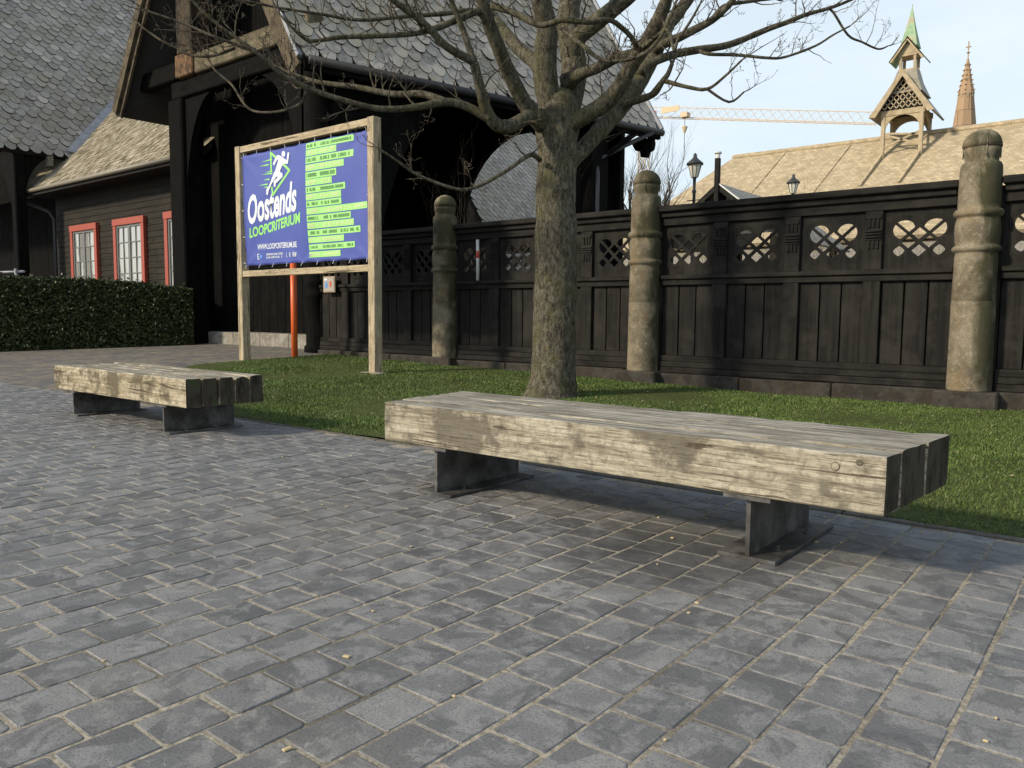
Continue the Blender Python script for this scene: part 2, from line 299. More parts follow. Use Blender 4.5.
b = NB('sandy_tiles', .9, .15); br = b.n('ShaderNodeTexBrick'); b.put(br.inputs['Vector'], b.comb(b.sep(b.pos(), 0), b.math('MULTIPLY', b.sep(b.pos(), 2), 1.4), 0.0)); br.inputs['Scale'].default_value = 1
br.inputs['Brick Width'].default_value = .26; br.inputs['Row Height'].default_value = .17; br.inputs['Mortar Size'].default_value = .012
br.inputs['Color1'].default_value = (.55, .45, .3, 1); br.inputs['Color2'].default_value = (.36, .297, .2, 1); br.inputs['Mortar'].default_value = (.3, .24, .15, 1)
n1 = b.noise(b.pos(), 1.6, 7, .75); b.col(b.mix(b.ramp(n1, [(.45, 0.0), (.62, .6)]), br.outputs['Color'], (.3, .24, .15))).bump(br.outputs['Fac'], -.6, .05); M['tiles'] = b.m
b = NB('church_stone', .9, .15); br = b.n('ShaderNodeTexBrick'); b.put(br.inputs['Vector'], b.comb(b.sep(b.pos(), 0), b.sep(b.pos(), 2), 0.0)); br.inputs['Scale'].default_value = 1; br.inputs['Brick Width'].default_value = 2.4; br.inputs['Row Height'].default_value = 2.0; br.inputs['Mortar Size'].default_value = .06
br.inputs['Color1'].default_value = (.4, .27, .16, 1); br.inputs['Color2'].default_value = (.34, .235, .145, 1); br.inputs['Mortar'].default_value = (.22, .15, .1, 1); b.col(br.outputs['Color']); M['church'] = b.m
b = NB('pale_timber', .85, .2); b.col(b.ramp(b.noise(b.pos(), 3, 5), [(.3, (.33, .26, .16)), (.7, (.52, .43, .29))])); M['timber'] = b.m
b = NB('copper_roof', .7, .3); n1 = b.noise(b.pos(), 1.5, 5); b.col(b.ramp(n1, [(.4, (.2, .33, .2)), (.52, (.33, .46, .28)), (.6, (.4, .36, .24))])); M['copper'] = b.m
b = NB('crane_paint', .6, .3); b.col((.66, .5, .32)); M['crane'] = b.m
b = NB('brick_wall', .9, .2); n1 = b.noise(b.pos(), 3, 5); b.col(b.ramp(n1, [(.4, (.075, .062, .046)), (.6, (.15, .128, .098))])); M['wall'] = b.m
b = NB('lamp_glass', .1, .5); b.col((.75, .72, .6)); M['lampglass'] = b.m
b = NB('straw', .9, .1); b.col((.5, .4, .24)); M['straw'] = b.m

# ================================================================ SETTING
def sheet(name, x0, x1, y0, y1, nx, ny, zf, m, kind='structure'):
    V = [(x0+(x1-x0)*i/nx, y0+(y1-y0)*j/ny, 0) for j in range(ny+1) for i in range(nx+1)]
    V = [(x, y, zf(x, y)) for x, y, _ in V]; Fc = [(j*(nx+1)+i, j*(nx+1)+i+1, (j+1)*(nx+1)+i+1, (j+1)*(nx+1)+i) for j in range(ny) for i in range(nx)]
    return tag(mobj(name, V, Fc, m, None, True), kind=kind)
sheet('ground', -700, 700, -700, 700, 4, 4, lambda x, y: -.06, M['ground'])
GRASS_Y = 3.555; GRASS_X = -10.9
paving = sheet('paving', -16, 4, -4, 3.50, 2, 2, lambda x, y: -.0022, M['sand'])
sheet('forecourt', -60, -8.6, 3.50, 24, 60, 40, lambda x, y: tz(x, y)+.001, M['cobble'])
def lawn_z(x, y): return tz(x, y)+.008+.012*noise.noise((x*.9, y*.9, 0))
def lawn_x(y): return -8.85+(GRASS_X+8.85)*clamp((y-GRASS_Y)/2.6, 0, 1)
_V = []; _n, _m = 120, 40
for j in range(_m+1):
    y = GRASS_Y+(8.62-GRASS_Y)*j/_m
    for i in range(_n+1): x = lawn_x(y)+(6-lawn_x(y))*i/_n; _V.append((x, y, lawn_z(x, y)))
lawn = tag(mobj('lawn', _V, [(j*(_n+1)+i, j*(_n+1)+i+1, (j+1)*(_n+1)+i+1, (j+1)*(_n+1)+i) for j in range(_m) for i in range(_n)], M['soil'], None, True), kind='structure')
eb = MB(); x = -9.0
edge = thing('lawn_edging', 'thin brown concrete edging strip between the grey pavers and the lawn', 'edging', (-3, 3.53, 0))
while x < 4:
    l = 1.0; MB().box(x+.004, x+l-.004, 3.504, 3.552, -.05, .006+random.uniform(-.002, .002), .004).build('edging_stone', M['edging'], edge); x += l

# pavers : rows run towards the fence
ROW = .146; LEN = .152
pav = []
nrow = int(15.5/ROW)
for i in range(-nrow, int(2.5/ROW)):
    cx = -.64+ROW*i; ph = (i % 2)*.5*LEN+random.uniform(-.02, .02); k0 = int(-2.2/LEN)
    y = -2.0+ph
    while y < 3.40:
        l = LEN
        y1 = min(y+l, 3.498)
        if 3.498-y1 < .04: y1 = 3.498
        pav.append((cx, (y+y1)/2, (y1-y))); y = y1
def paver_mesh(seed):
    r = random.Random(seed); hx, hy = .5, .5; c = .035
    # unit paver (scaled per use) with worn corners and a bevelled rim
    out = []
    for sx, sy in ((-1, -1), (1, -1), (1, 1), (-1, 1)):
        cc = c*r.choice((.5, .8, 1.0, 1.3, 2.4))
        pts = [(sx*hx, sy*(hy-cc)), (sx*(hx-cc*.4), sy*(hy-cc*.4)), (sx*(hx-cc), sy*hy)]
        if sx*sy > 0: pts = pts if (sx > 0) else pts
        if (sx, sy) in ((1, -1), (-1, 1)): pts = pts[::-1]
        out += pts
    # order counter-clockwise
    out.sort(key=lambda p: math.atan2(p[1], p[0])); n = len(out)
    out = [(p[0]+r.uniform(-.008, .008), p[1]+r.uniform(-.008, .008)) for p in out]
    V = [(p[0], p[1], -.03) for p in out]+[(p[0], p[1], -.0028) for p in out]+[(p[0]*.965, p[1]*.965, r.uniform(-.0007, .0005)) for p in out]
    Fc = [(i, (i+1) % n, n+(i+1) % n, n+i) for i in range(n)]+[(n+i, n+(i+1) % n, 2*n+(i+1) % n, 2*n+i) for i in range(n)]+[tuple(range(2*n, 3*n))]
    return V, Fc
PM = [paver_mesh(s) for s in range(8)]
PME = []
for V, Fc in PM:
    me = bpy.data.meshes.new('paver'); me.from_pydata(V, [], Fc); me.materials.append(M['paver']); PME.append(me)
def pav_key(p):
    a = px((p[0], p[1], 0)); return a[2] if (-60 < a[0] < 1084 and -60 < a[1] < 840) else 1e6+a[2]
pav.sort(key=pav_key)
rest = MB()
for q, (cx, cy, l) in enumerate(pav):
    mw = Matrix.Translation((cx+random.gauss(0, .0015), cy+random.gauss(0, .0015), clamp(random.gauss(.0002, .0006), -.0006, .0016))) @ Matrix.Rotation(random.gauss(0, .008), 4, 'Z') @ Matrix.Rotation(clamp(random.gauss(0, .004), -.008, .008), 4, 'X') @ Matrix.Rotation(clamp(random.gauss(0, .004), -.008, .008), 4, 'Y') @ Matrix.Diagonal((ROW-random.uniform(.008, .0125), l-random.uniform(.0055, .0095), 1, 1))
    k = random.randrange(8)
    if q < 300: iobj('paver', PME[k], mw, paving)
    else: rest.add([mw @ Vector(v) for v in PM[k][0]], PM[k][1])
tag(rest.build('paver_field', M['pavers'], paving, attr=True, fix=False), kind='stuff')
# fallen bits on the pavers
lt = MB()
for _ in range(70):
    X = random.uniform(-6, .2); Y = random.uniform(.6, 3.45); r = random.uniform(.0025, .0055)
    if random.random() < .3: X = random.uniform(-2.6, -.9); Y = random.uniform(2.9, 3.45)
    an = random.uniform(0, 6.28); u = Vector((math.cos(an), math.sin(an), 0)); v = Vector((-math.sin(an), math.cos(an), 0))
    lt.obox((X, Y, .003), u, v, Vector((0, 0, 1)), r*random.uniform(1, 1.8), r, .0022, .0012)
for _ in range(90):
    X = random.uniform(-10, .5); Y = random.uniform(3.7, 8.2); r = random.uniform(.003, .007); an = random.uniform(0, 6.28)
    if X < lawn_x(Y)+.2: continue
    u = Vector((math.cos(an), math.sin(an), random.uniform(-.3, .3))).normalized(); v = u.cross(Vector((0, 0, 1))).normalized(); lt.obox((X, Y, tz(X, Y)+.024), u, v, u.cross(v), r*1.5, r, .0015)
tag(lt.build('fallen_seeds', M['straw']), 'small tan seeds and leaf bits scattered over the pavers and grass', 'litter', kind='stuff')

# grass blades
def grass_patch(n, xr, yr, hmin, hmax, wd):
    X = rng.uniform(xr[0], xr[1], n); Y = rng.uniform(yr[0], yr[1], n); return X, Y
NB1 = 330000
d_pick = rng.uniform(0, 1, NB1*3); X = rng.uniform(GRASS_X, 2.6, NB1*3); Y = rng.uniform(GRASS_Y-.05, 8.5, NB1*3)
dep = (X*FW.x+Y*FW.y); keep = d_pick < np.clip(6.0/np.maximum(dep, 1.5), 0, 1)**1.4
xl = -8.85+(GRASS_X+8.85)*np.clip((Y-GRASS_Y)/2.6, 0, 1)+.05*np.sin(Y*9)*np.sin(Y*23); keep &= X > xl; keep &= Y > GRASS_Y-.012+.022*np.sin(X*7.3)*np.sin(X*2.9+1)+.014*np.sin(X*31); keep &= np.hypot(X+4.78, Y-6.54) > .3+.1*np.sin(np.arctan2(Y-6.54, X+4.78)*5)+rng.uniform(0, .12, len(X)); X = X[keep][:NB1]; Y = Y[keep][:NB1]; n = len(X)
Zb = .02*np.clip(-X-3.2, 0, 9.6)*np.clip((Y-3.56)/5.08, 0, 1.3)+.004
hh = rng.uniform(.008, .024, n)*np.where(rng.uniform(0, 1, n) < .03, 1.6, 1)*(1+.35*np.sin(X*2.1+Y*1.3)*np.sin(Y*2.7-X)); edge_f = np.clip((Y-GRASS_Y)/.25, .55, 1); hh *= edge_f
dpt = (X*FW.x+Y*FW.y); ww = .0020+.0005*dpt*rng.uniform(.6, 1.3, n)
an = rng.uniform(0, 2*np.pi, n); ln = rng.uniform(.1, .9, n)*hh; la = rng.uniform(0, 2*np.pi, n)
bx = np.cos(an)*ww; by = np.sin(an)*ww
V = np.zeros((n, 3, 3)); V[:, 0] = np.stack([X-bx, Y-by, Zb], 1); V[:, 1] = np.stack([X+bx, Y+by, Zb], 1); V[:, 2] = np.stack([X+np.cos(la)*ln, Y+np.sin(la)*ln, Zb+hh], 1)
go = fastmesh('grass', V.reshape(-1, 3), np.arange(n*3).reshape(-1, 3), M['grass'], None, rng.uniform(0, 1, n))
tag(go, 'short green mown grass between the pavers and the fence', 'grass', kind='stuff')

# ================================================================ BENCHES
def beam_mesh(x0, x1, y0, y1, z0, z1, seed, rough=.004, arris=1.0, sl=0, sr=0, yr=0):
    """a sawn timber with worn, uneven arrises"""
    r = random.Random(seed); V = []; Fc = []; nx = 40; b = .011*r.uniform(.7, 1.5)*arris
    prof = [(y0+b*.35, z0), (y1-b*.35, z0), (y1, z0+b*.4), (y1, z1-b), (y1-b*.4, z1-b*.3), (y1-b, z1), ((y0+y1)/2, z1), (y0+b, z1), (y0+b*.4, z1-b*.3), (y0, z1-b), (y0, (z0+z1)/2), (y0, z0+b*.4)]
    n = len(prof); o = seed*7.3
    xs = [x0, x0+.006]+[x0+(x1-x0)*i/nx for i in range(1, nx)]+[x1-.006, x1]
    cy, cz = (y0+y1)/2, (z0+z1)/2
    for i, x in enumerate(xs):
        e = .985 if i in (0, len(xs)-1) else 1
        for k, (y, z) in enumerate(prof):
            q = rough*noise.noise((x*2.2+o, k*.9, o))+rough*.7*noise.noise((x*9+o, k*3.1, o)) if 2 < k < 11 else 0
            chip = 0
            if k in (4, 8, 3, 9, 5, 7): chip = max(0, noise.noise((x*7+o, k*.01+o, 3.3))-.25)*.03
            yy = cy+(y-cy)*e+(q if y > cy else -q); zz = cz+(z-cz)*(1-(1-e)*.3)+q*.7
            if chip: yy += (cy-yy)/abs(cy-yy+1e-9)*chip*.35; zz -= chip*.5 if z > cz else 0
            f_ = (x-x0)/(x1-x0); V.append((x+(sl*(1-f_)+sr*f_)*(yy-yr)+(r.uniform(-.002, .002) if i in (0, len(xs)-1) else 0), yy, zz))
    for i in range(len(xs)-1):
        for k in range(n): Fc.append((i*n+k, (i+1)*n+k, (i+1)*n+(k+1) % n, i*n+(k+1) % n))
    Fc.append(tuple(range(n))); Fc.append(tuple((len(xs)-1)*n+k for k in range(n))[::-1])
    return V, Fc
b = NB('knot_ring', .8, .2); b.col((.09, .07, .045)); M['knot_ring'] = b.m
def bench(label, x0, x1, y0, depth, z0, z1, gaps, legs, mat, seed, ex, knots=()):
    t = thing('bench', label, 'bench', ((x0+x1)/2, y0+depth/2, 0), 'timber beam benches by the lawn')
    wdt = (depth-gaps*4)/5; beams = []
    for i in range(5):
        ya = y0+i*(wdt+gaps); V, Fc = beam_mesh(x0+ex[i][0], x1+ex[i][1], ya, ya+wdt, z0+random.uniform(-.002, .002), z1+random.uniform(-.004, .004), seed+i, .004, 1.0 if gaps > .01 else .5, -.13 if gaps < .01 else 0, .082 if gaps < .01 else 0, y0)
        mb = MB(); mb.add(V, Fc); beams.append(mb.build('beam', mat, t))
    for kx, kz, kr in knots:
        kb = beams[0]; mbk = MB(); P_ = [(kx, y0-.0006, kz)]; 
        for rr_, cc in ((1.0, M['knot_ring']), (.86, mat)):
            MB().tube([(kx, y0+.004, kz), (kx, y0-.0032 if rr_ < 1 else y0-.003, kz)], [kr*rr_]*2, 14).build('knot', cc, kb)
    for lx in legs:
        wb = MB().box(lx-.008, lx+.008, y0+.028, y0+depth-.02, .012, z0-.0195)
        leg = wb.build('leg', M['steel'], t)
        MB().box(lx-.105, lx+.105, y0+.015, y0+depth-.01, .0, .014, .002).build('base_plate', M['steel'], leg)
        MB().box(lx-.085, lx+.085, y0+.004, y0+depth-.03, z0-.019, z0-.003, .002).build('top_plate', M['steel'], leg)
        for by_ in (y0+.16, y0+depth-.2):
            MB().lathe((lx+.06, by_, .012), [(.012, 0), (.012, .009), (.005, .009), (.005, .02)], 8).build('bolt', M['steel'], leg)
    return t
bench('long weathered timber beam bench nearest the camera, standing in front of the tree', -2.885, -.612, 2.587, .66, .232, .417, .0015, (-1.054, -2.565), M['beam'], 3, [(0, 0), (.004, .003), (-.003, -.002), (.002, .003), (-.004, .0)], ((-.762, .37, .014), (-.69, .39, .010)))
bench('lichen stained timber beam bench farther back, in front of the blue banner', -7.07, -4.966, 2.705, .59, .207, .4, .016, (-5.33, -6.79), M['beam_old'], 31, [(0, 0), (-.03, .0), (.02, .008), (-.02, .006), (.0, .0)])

# ================================================================ STONE POSTS AND FENCE
FY = 8.64
PROF = [(.188, .165), (.192, .18), (.19, .5), (.184, 1.0), (.1835, 1.004), (.1805, 1.007), (.1835, 1.010), (.18, 1.42), (.176, 1.455), (.18, 1.462), (.2, 1.475), (.21, 1.495), (.201, 1.515), (.183, 1.528), (.178, 1.535), (.186, 1.56), (.192, 1.65), (.188, 1.74), (.178, 1.775), (.176, 1.785), (.197, 1.795), (.209, 1.815), (.209, 1.835), (.197, 1.855), (.174, 1.868), (.178, 1.9), (.178, 2.2), (.175, 2.255), (.163, 2.285), (.14, 2.30), (.141, 2.32), (.156, 2.375), (.158, 2.415), (.15, 2.418), (.152, 2.428), (.164, 2.432), (.162, 2.47), (.148, 2.515), (.118, 2.555), (.07, 2.585), (.02, 2.597)]
POST_LABELS = {-11.1: None}
def stone_post(X, label, dz, seed):
    t = thing('stone_post', label, 'post', (X, FY-.04, tz(X, FY)), 'carved stone fence posts')
    MB().lathe((X, FY-.05, 0), [(r, z if z > .3 else z+dz) for r, z in PROF], 32, wob=.03).build('shaft', M['stone'], t, True)
    cr = MB()
    for a0 in (.4, .4+math.pi/2):
        P_ = []; 
        for k in range(13):
            th = math.pi*k/12; rr = .165; P_.append((X+math.cos(a0)*rr*math.cos(th)*1.0, FY-.05+math.sin(a0)*rr*math.cos(th), 2.432+.165*math.sin(th)))
        cr.tube(P_, [.006]*13, 6)
    for k in range(4):
        a0 = .4+k*math.pi/2; cr.tube([(X+math.cos(a0)*.157, FY-.05+math.sin(a0)*.157, z) for z in (2.33, 2.43)], [.005, .006], 6)
    cr.build('carved_bands', M['stone'], t, True)
    MB().box(X-.27, X+.27, FY-.25, FY+.2, -.05, .168+dz, .018).build('footing', M['plinth'], t)
stone_post(-8.235, 'grey stone post with domed head between the banner and the tree', .05, 1)
stone_post(-4.87, 'tan stone post with domed head just right of the tree trunk', .012, 2)
stone_post(-1.34, 'largest mossy stone post with domed head at the right edge', -.004, 3)
stone_post(2.15, 'carved stone post beyond the right edge of the view', 0, 4)

# lattice panel with real openings (local: x across, z up, front at y = 0)
def clip_poly(P_, n_, c_):
    out = []
    for i in range(len(P_)):
        a, b_ = P_[i], P_[(i+1) % len(P_)]; da = a[0]*n_[0]+a[1]*n_[1]-c_; db = b_[0]*n_[0]+b_[1]*n_[1]-c_
        if da >= 0: out.append(a)
        if da*db < 0: t_ = da/(da-db); out.append((a[0]+(b_[0]-a[0])*t_, a[1]+(b_[1]-a[1])*t_))
    return out
SX, SZ = .098, .084
def lattice_holes():
    H = []; g = .15    # half bar, in cell units
    def dia(i, j): r = 1-2*g*.9; return [(i+r, j), (i, j+r), (i-r, j), (i, j-r)]
    for c in ((0, 1), (-1, 0), (1, 0), (0, -1)): H.append(dia(*c))
    for s in (-1, 1):
        circ = [(s*1.95+.6*math.copysign(abs(math.cos(a))**1.45, math.cos(a)), -1.0+.6*math.copysign(abs(math.sin(a))**1.45, math.sin(a))) for a in np.linspace(0, 2*math.pi, 16, endpoint=False)]; H.append(circ)
        cc = [(s*1.5+1.12*math.cos(a), 1.5+1.12*math.sin(a)) for a in np.linspace(0, 2*math.pi, 28, endpoint=False)]
        k = 1/math.sqrt(2)
        # bar through the lobe centre runs down towards the panel centre
        for sg in (-1, 1):
            p = clip_poly(cc, (sg*s*k, -sg*k), g)
            p = clip_poly(p, (s*k, k), 2*k+.12)
            if len(p) > 2: H.append(p)
    return [[(x*SX, (z-.35)*SZ) for x, z in h] for h in H]
def lattice_mesh(hw, hh):
    bm = bmesh.new(); edges = []
    def loop(P_):
        vs = [bm.verts.new((x, 0, z)) for x, z in P_]
        for i in range(len(vs)): edges.append(bm.edges.new((vs[i], vs[(i+1) % len(vs)])))
    loop([(-hw, -hh), (hw, -hh), (hw, hh), (-hw, hh)])
    for h in lattice_holes(): loop(h)
    bmesh.ops.triangle_fill(bm, use_beauty=True, use_dissolve=False, edges=edges)
    bmesh.ops.recalc_face_normals(bm, faces=bm.faces)
    r = bmesh.ops.extrude_face_region(bm, geom=list(bm.faces)); bmesh.ops.translate(bm, vec=(0, .03, 0), verts=[v for v in r['geom'] if isinstance(v, bmesh.types.BMVert)])
    bmesh.ops.recalc_face_normals(bm, faces=bm.faces)
    me = bpy.data.meshes.new('lattice_panel'); bm.to_mesh(me); bm.free(); me.materials.append(M['tar_z'])
    mm = MB()
    for rr in (1.38, 1.62):
        for s in (-1, 1):
            mm.tube([(s*(1.5+rr*math.cos(a))*SX, 0, (1.5-.35+rr*math.sin(a))*SZ) for a in np.linspace(math.radians(-35), math.radians(125), 14)], [.004]*14, 5)
            mm.tube([(s*(2+(rr-.45)*math.cos(a))*SX, 0, (-1.05-.35+(rr-.45)*math.sin(a))*SZ) for a in np.linspace(math.radians(30), math.radians(-130), 12)], [.004]*12, 5)
    mo = mm.build('lattice_moulding', M['tar_z']); m2 = mo.data; bpy.data.objects.remove(mo)
    return me, m2
LAT, LATM = lattice_mesh(.345, .30)
def fence_bay(xa, xb, label, dz):
    """xa..xb clear width between posts; dz lifts the foot"""
    cx = (xa+xb)/2; t = thing('wooden_fence', label, 'fence', (cx, FY, tz(cx, FY)), 'tarred timber fence bays between stone posts')
    pitch = (xb-xa+.17)/4; st = [xa-.17+pitch*i for i in range(5)]     # left edges of the stiles
    pt = .16+dz
    k = 3; L_ = (xb-xa-.1)/k
    for i in range(k): MB().box(xa+.05+L_*i+.005, xa+.05+L_*(i+1)-.005, FY-.11, FY+.16, -.05, pt+random.uniform(-.006, .004), .012).build('plinth_stone', M['plinth'], t)
    MB().box(xa, xb, FY-.024, FY+.1, pt+.004, pt+.075, .008).build('sill', M['tar_x'], t)
    MB().box(xa, xb, FY-.014, FY+.085, pt+.078, pt+.143, .006).build('lower_rail', M['tar_x'], t)
    MB().box(xa, xb, FY-.004, FY+.075, pt+.148, pt+.2155, .005).build('bottom_rail', M['tar_x'], t)
    MB().box(xa, xb, FY-.002, FY+.08, 1.218, 1.285, .006).build('middle_rail', M['tar_x'], t)
    MB().box(xa, xb, FY-.03, FY+.08, 1.286, 1.336, .008).build('middle_moulding', M['tar_x'], t)
    MB().box(xa, xb, FY-.004, FY+.08, 1.925, 2.02, .006).build('frieze', M['tar_x'], t)
    MB().box(xa, xb, FY-.04, FY+.1, 2.021, 2.082, .008).build('cornice', M['tar_x'], t)
    MB().box(xa-.02, xb+.02, FY-.085, FY+.14, 2.083, 2.155, .012).build('cap_rail', M['tar_x'], t)
    MB().box(xa-.1, xb+.1, FY+.0705, FY+.084, pt+.2, 1.25).build('light_block_sheet', M['pitch_z'], t)  # dark sheet added behind the boards to keep light out of their gaps
    for a, b_ in ((xa-.16, xa-.001), (xb+.001, xb+.16)): MB().box(a, b_, FY+.02, FY+.075, pt-.1, 2.08, .003).build('end_stile', M['tar_z'], t)
    for i, s in enumerate(st):
        a, b_ = max(s, xa), min(s+.17, xb)
        if b_-a < .02: continue
        MB().box(a, b_, FY, FY+.07, pt+.216, 1.2175, .004).build('stile', M['tar_z'], t)
        us = MB().box(a, b_, FY, FY+.07, 1.3365, 1.9245, .004).build('upper_stile', M['tar_z'], t)
        if b_-a > .12:
            cb = MB(); m_ = (a+b_)/2
            cb.box(a+.012, b_-.012, FY-.014, FY-.0005, 1.855, 1.885, .004)
            for z0_ in (1.76, 1.545):
                for kk in (-1, 0, 1): cb.box(m_+kk*.042-.011, m_+kk*.042+.011, FY-.014, FY-.0005, z0_, z0_+.085, .003)
                cb.box(a+.012, b_-.012, FY-.014, FY-.0005, z0_+.086, z0_+.1, .003)
            for z0_ in (1.655, 1.685, 1.715): cb.box(a+.006, b_-.006, FY-.018, FY-.0005, z0_, z0_+.018, .004)
            cb.build('carved_block', M['tar_x'], us)
    for i in range(4):
        a, b_ = max(st[i]+.17, xa), min(st[i+1], xb); w3 = (b_-a)/3
        for k in range(3): MB().box(a+w3*k+.007, a+w3*(k+1)-.007, FY+.042+random.uniform(-.003, .003), FY+.07, pt+.2165, 1.217, .004).build('board', M['tar_z'], t)
        o = iobj('lattice_panel', LAT, Matrix.Translation(((a+b_)/2, FY+.04, 1.63)) @ Matrix.Diagonal(((b_-a)/.69, 1, 1, 1)), t)
        m2 = bpy.data.objects.new('moulding', LATM); COL.objects.link(m2); m2.parent = o
    return t
fence_bay(-11.28, -8.44, 'tarred wooden fence bay behind the banner posts, ending at the porch', .06)
fence_bay(-8.03, -5.06, 'tarred wooden fence bay passing behind the tree trunk', .025)
fence_bay(-4.67, -1.53, 'tarred wooden fence bay behind the near bench, between the two right posts', 0)
fence_bay(-1.14, 1.95, 'tarred wooden fence bay at the right edge beyond the mossy post', 0)
mk = thing('marker_stake', 'slim white stake with a red band fixed in a fence opening', 'stake', (-7.62, FY-.02, 1.34))
MB().tube([(-7.62, FY-.012, 1.339), (-7.625, FY-.012, 1.92)], [.024, .024], 10).build('stake', M['white'], mk, True)
MB().tube([(-7.623, FY-.012, 1.66), (-7.624, FY-.012, 1.76)], [.0255, .0255], 10).build('red_band', M['print_red'], mk, True)

# ================================================================ BANNER BOARD
SY = 7.0
sg = thing('banner_board', 'blue event banner laced in a pale timber frame on two posts', 'sign', (-9.5, SY, .07))
for (xa, xb) in ((-11.105, -10.985), (-8.05, -7.925)):
    MB().box(xa, xb, SY-.06, SY+.075, -.1, 3.372, .006).build('post', M['frame'], sg)
MB().box(-10.984, -8.051, SY-.045, SY+.035, 3.272, 3.366, .005).build('top_rail', M['framex'], sg)
MB().box(-10.984, -8.051, SY-.045, SY+.035, 1.40, 1.49, .005).build('bottom_rail', M['framex'], sg)
BX0, BX1, BZ0, BZ1 = -10.955, -8.085, 1.565, 3.225
def wrinkle(x, z):
    u = (x-BX0)/(BX1-BX0); v = (z-BZ0)/(BZ1-BZ0)
    y = .035*noise.noise((x*1.1-z*.5, z*.9, 4))+.010*noise.noise((x*2.1-z*1.2, z*1.4, 9))
    y += .02*math.exp(-((u-.46)/.03)**2)*(.4+.6*noise.noise((z*2, 1, 1)))
    for cu, cv in ((0, 0), (0, 1), (1, 0), (1, 1), (.5, 0)):
        d = math.hypot((u-cu)*1.7, v-cv); an_ = math.atan2(v-cv, (u-cu)*1.7)
        y += .012*math.sin(an_*9)*math.exp(-d*7)
    return y
V = []; nx, nz_ = 70, 44
for j in range(nz_+1):
    for i in range(nx+1):
        u, v = i/nx, j/nz_; x_ = BX0+(BX1-BX0)*u; z_ = BZ0+(BZ1-BZ0)*v
        z_ += (v-.5)*2*.012*(abs(math.sin(u*math.pi*8))*-1+.4); x_ += (u-.5)*2*.008*(-abs(math.sin(v*math.pi*5))+.4)
        V.append((x_, SY-.012+wrinkle(x_, z_), z_))
Fc = [(j*(nx+1)+i, j*(nx+1)+i+1, (j+1)*(nx+1)+i+1, (j+1)*(nx+1)+i) for j in range(nz_) for i in range(nx)]
ban = mobj('banner', V, Fc, M['vinyl'], sg, True)
so = ban.modifiers.new('thickness', 'SOLIDIFY'); so.thickness = .003; so.offset = 1
def flat(name, polys, m, off=.004, parent=None):
    off += .001
    """flat print following the banner surface; polys in banner plane (x, z)"""
    bm = bmesh.new()
    for P_ in polys:
        try: bm.faces.new([bm.verts.new((x_, 0, z_)) for x_, z_ in P_])
        except ValueError: pass
    bmesh.ops.remove_doubles(bm, verts=bm.verts, dist=1e-5); bmesh.ops.triangulate(bm, faces=bm.faces)
    for v in bm.verts: v.co.y = SY-.012-off+wrinkle(v.co.x, v.co.z)
    for f in bm.faces:
        if f.normal.y > 0: f.normal_flip()
    me = bpy.data.meshes.new(name); bm.to_mesh(me); bm.free(); me.materials.append(m); o = bpy.data.objects.new(name, me); COL.objects.link(o); attach(o, sg) if parent is None else None
    if parent is not None: o.parent = parent
    return o
def lettering(name, txt, m, p0, p1, cap, shear=0, bold=0, off=.0055, squeeze=None):
    """text from p0 to p1 along its baseline; letters stay upright in x when the line climbs"""
    cu = bpy.data.curves.new(name, 'FONT'); cu.body = txt; cu.size = 1; cu.shear = shear; cu.offset = bold; cu.resolution_u = 3
    ob = bpy.data.objects.new(name, cu); COL.objects.link(ob); dg = bpy.context.evaluated_depsgraph_get(); me = bpy.data.meshes.new_from_object(ob.evaluated_get(dg)); bpy.data.objects.remove(ob)
    co = [v.co.copy() for v in me.vertices]; xa = min(c.x for c in co); xb = max(c.x for c in co); hcap = .69
    for v, c in zip(me.vertices, co):
        u = (c.x-xa)/(xb-xa); x_ = p0[0]+(p1[0]-p0[0])*u; z_ = p0[1]+(p1[1]-p0[1])*u+c.y/hcap*cap
        v.co = (x_, SY-.012-off+wrinkle(x_, z_), z_)
    me.materials.clear(); me.materials.append(m); me.name = name; o = bpy.data.objects.new(name, me); COL.objects.link(o); o.parent = ban; return o
def stroke(P_, w_):
    out = []
    for a, b_ in zip(P_[:-1], P_[1:]):
        d = math.hypot(b_[0]-a[0], b_[1]-a[1]); nx_, nz2 = -(b_[1]-a[1])/d*w_/2, (b_[0]-a[0])/d*w_/2; ex, ez = (b_[0]-a[0])/d*w_*.4, (b_[1]-a[1])/d*w_*.4
        out.append([(a[0]-ex+nx_, a[1]-ez+nz2), (b_[0]+ex+nx_, b_[1]+ez+nz2), (b_[0]+ex-nx_, b_[1]+ez-nz2), (a[0]-ex-nx_, a[1]-ez-nz2)])
    return out
HEAD = [(-9.87, 3.13), (-9.875, 3.112), (-9.888, 3.099), (-9.907, 3.093), (-9.927, 3.095), (-9.946, 3.105), (-9.958, 3.122), (-9.962, 3.141), (-9.957, 3.159), (-9.944, 3.172), (-9.925, 3.178), (-9.905, 3.175), (-9.886, 3.165), (-9.874, 3.149)]
TORSO = [(-10.067, 3.14), (-10.012, 3.127), (-9.859, 3.051), (-9.816, 3.021), (-9.915, 2.997), (-9.961, 2.953), (-10.007, 2.886), (-10.131, 2.882), (-10.107, 2.942), (-10.059, 3.029), (-10.042, 3.072)]
ARM1 = [(-10.067, 3.14), (-10.113, 3.1), (-10.179, 3.026), (-10.15, 2.993), (-10.097, 3.046), (-10.037, 3.085)]
ARM2 = [(-9.903, 3.063), (-9.831, 3.026), (-9.813, 3.142), (-9.767, 3.137), (-9.782, 3.062), (-9.802, 2.982), (-9.926, 2.998)]
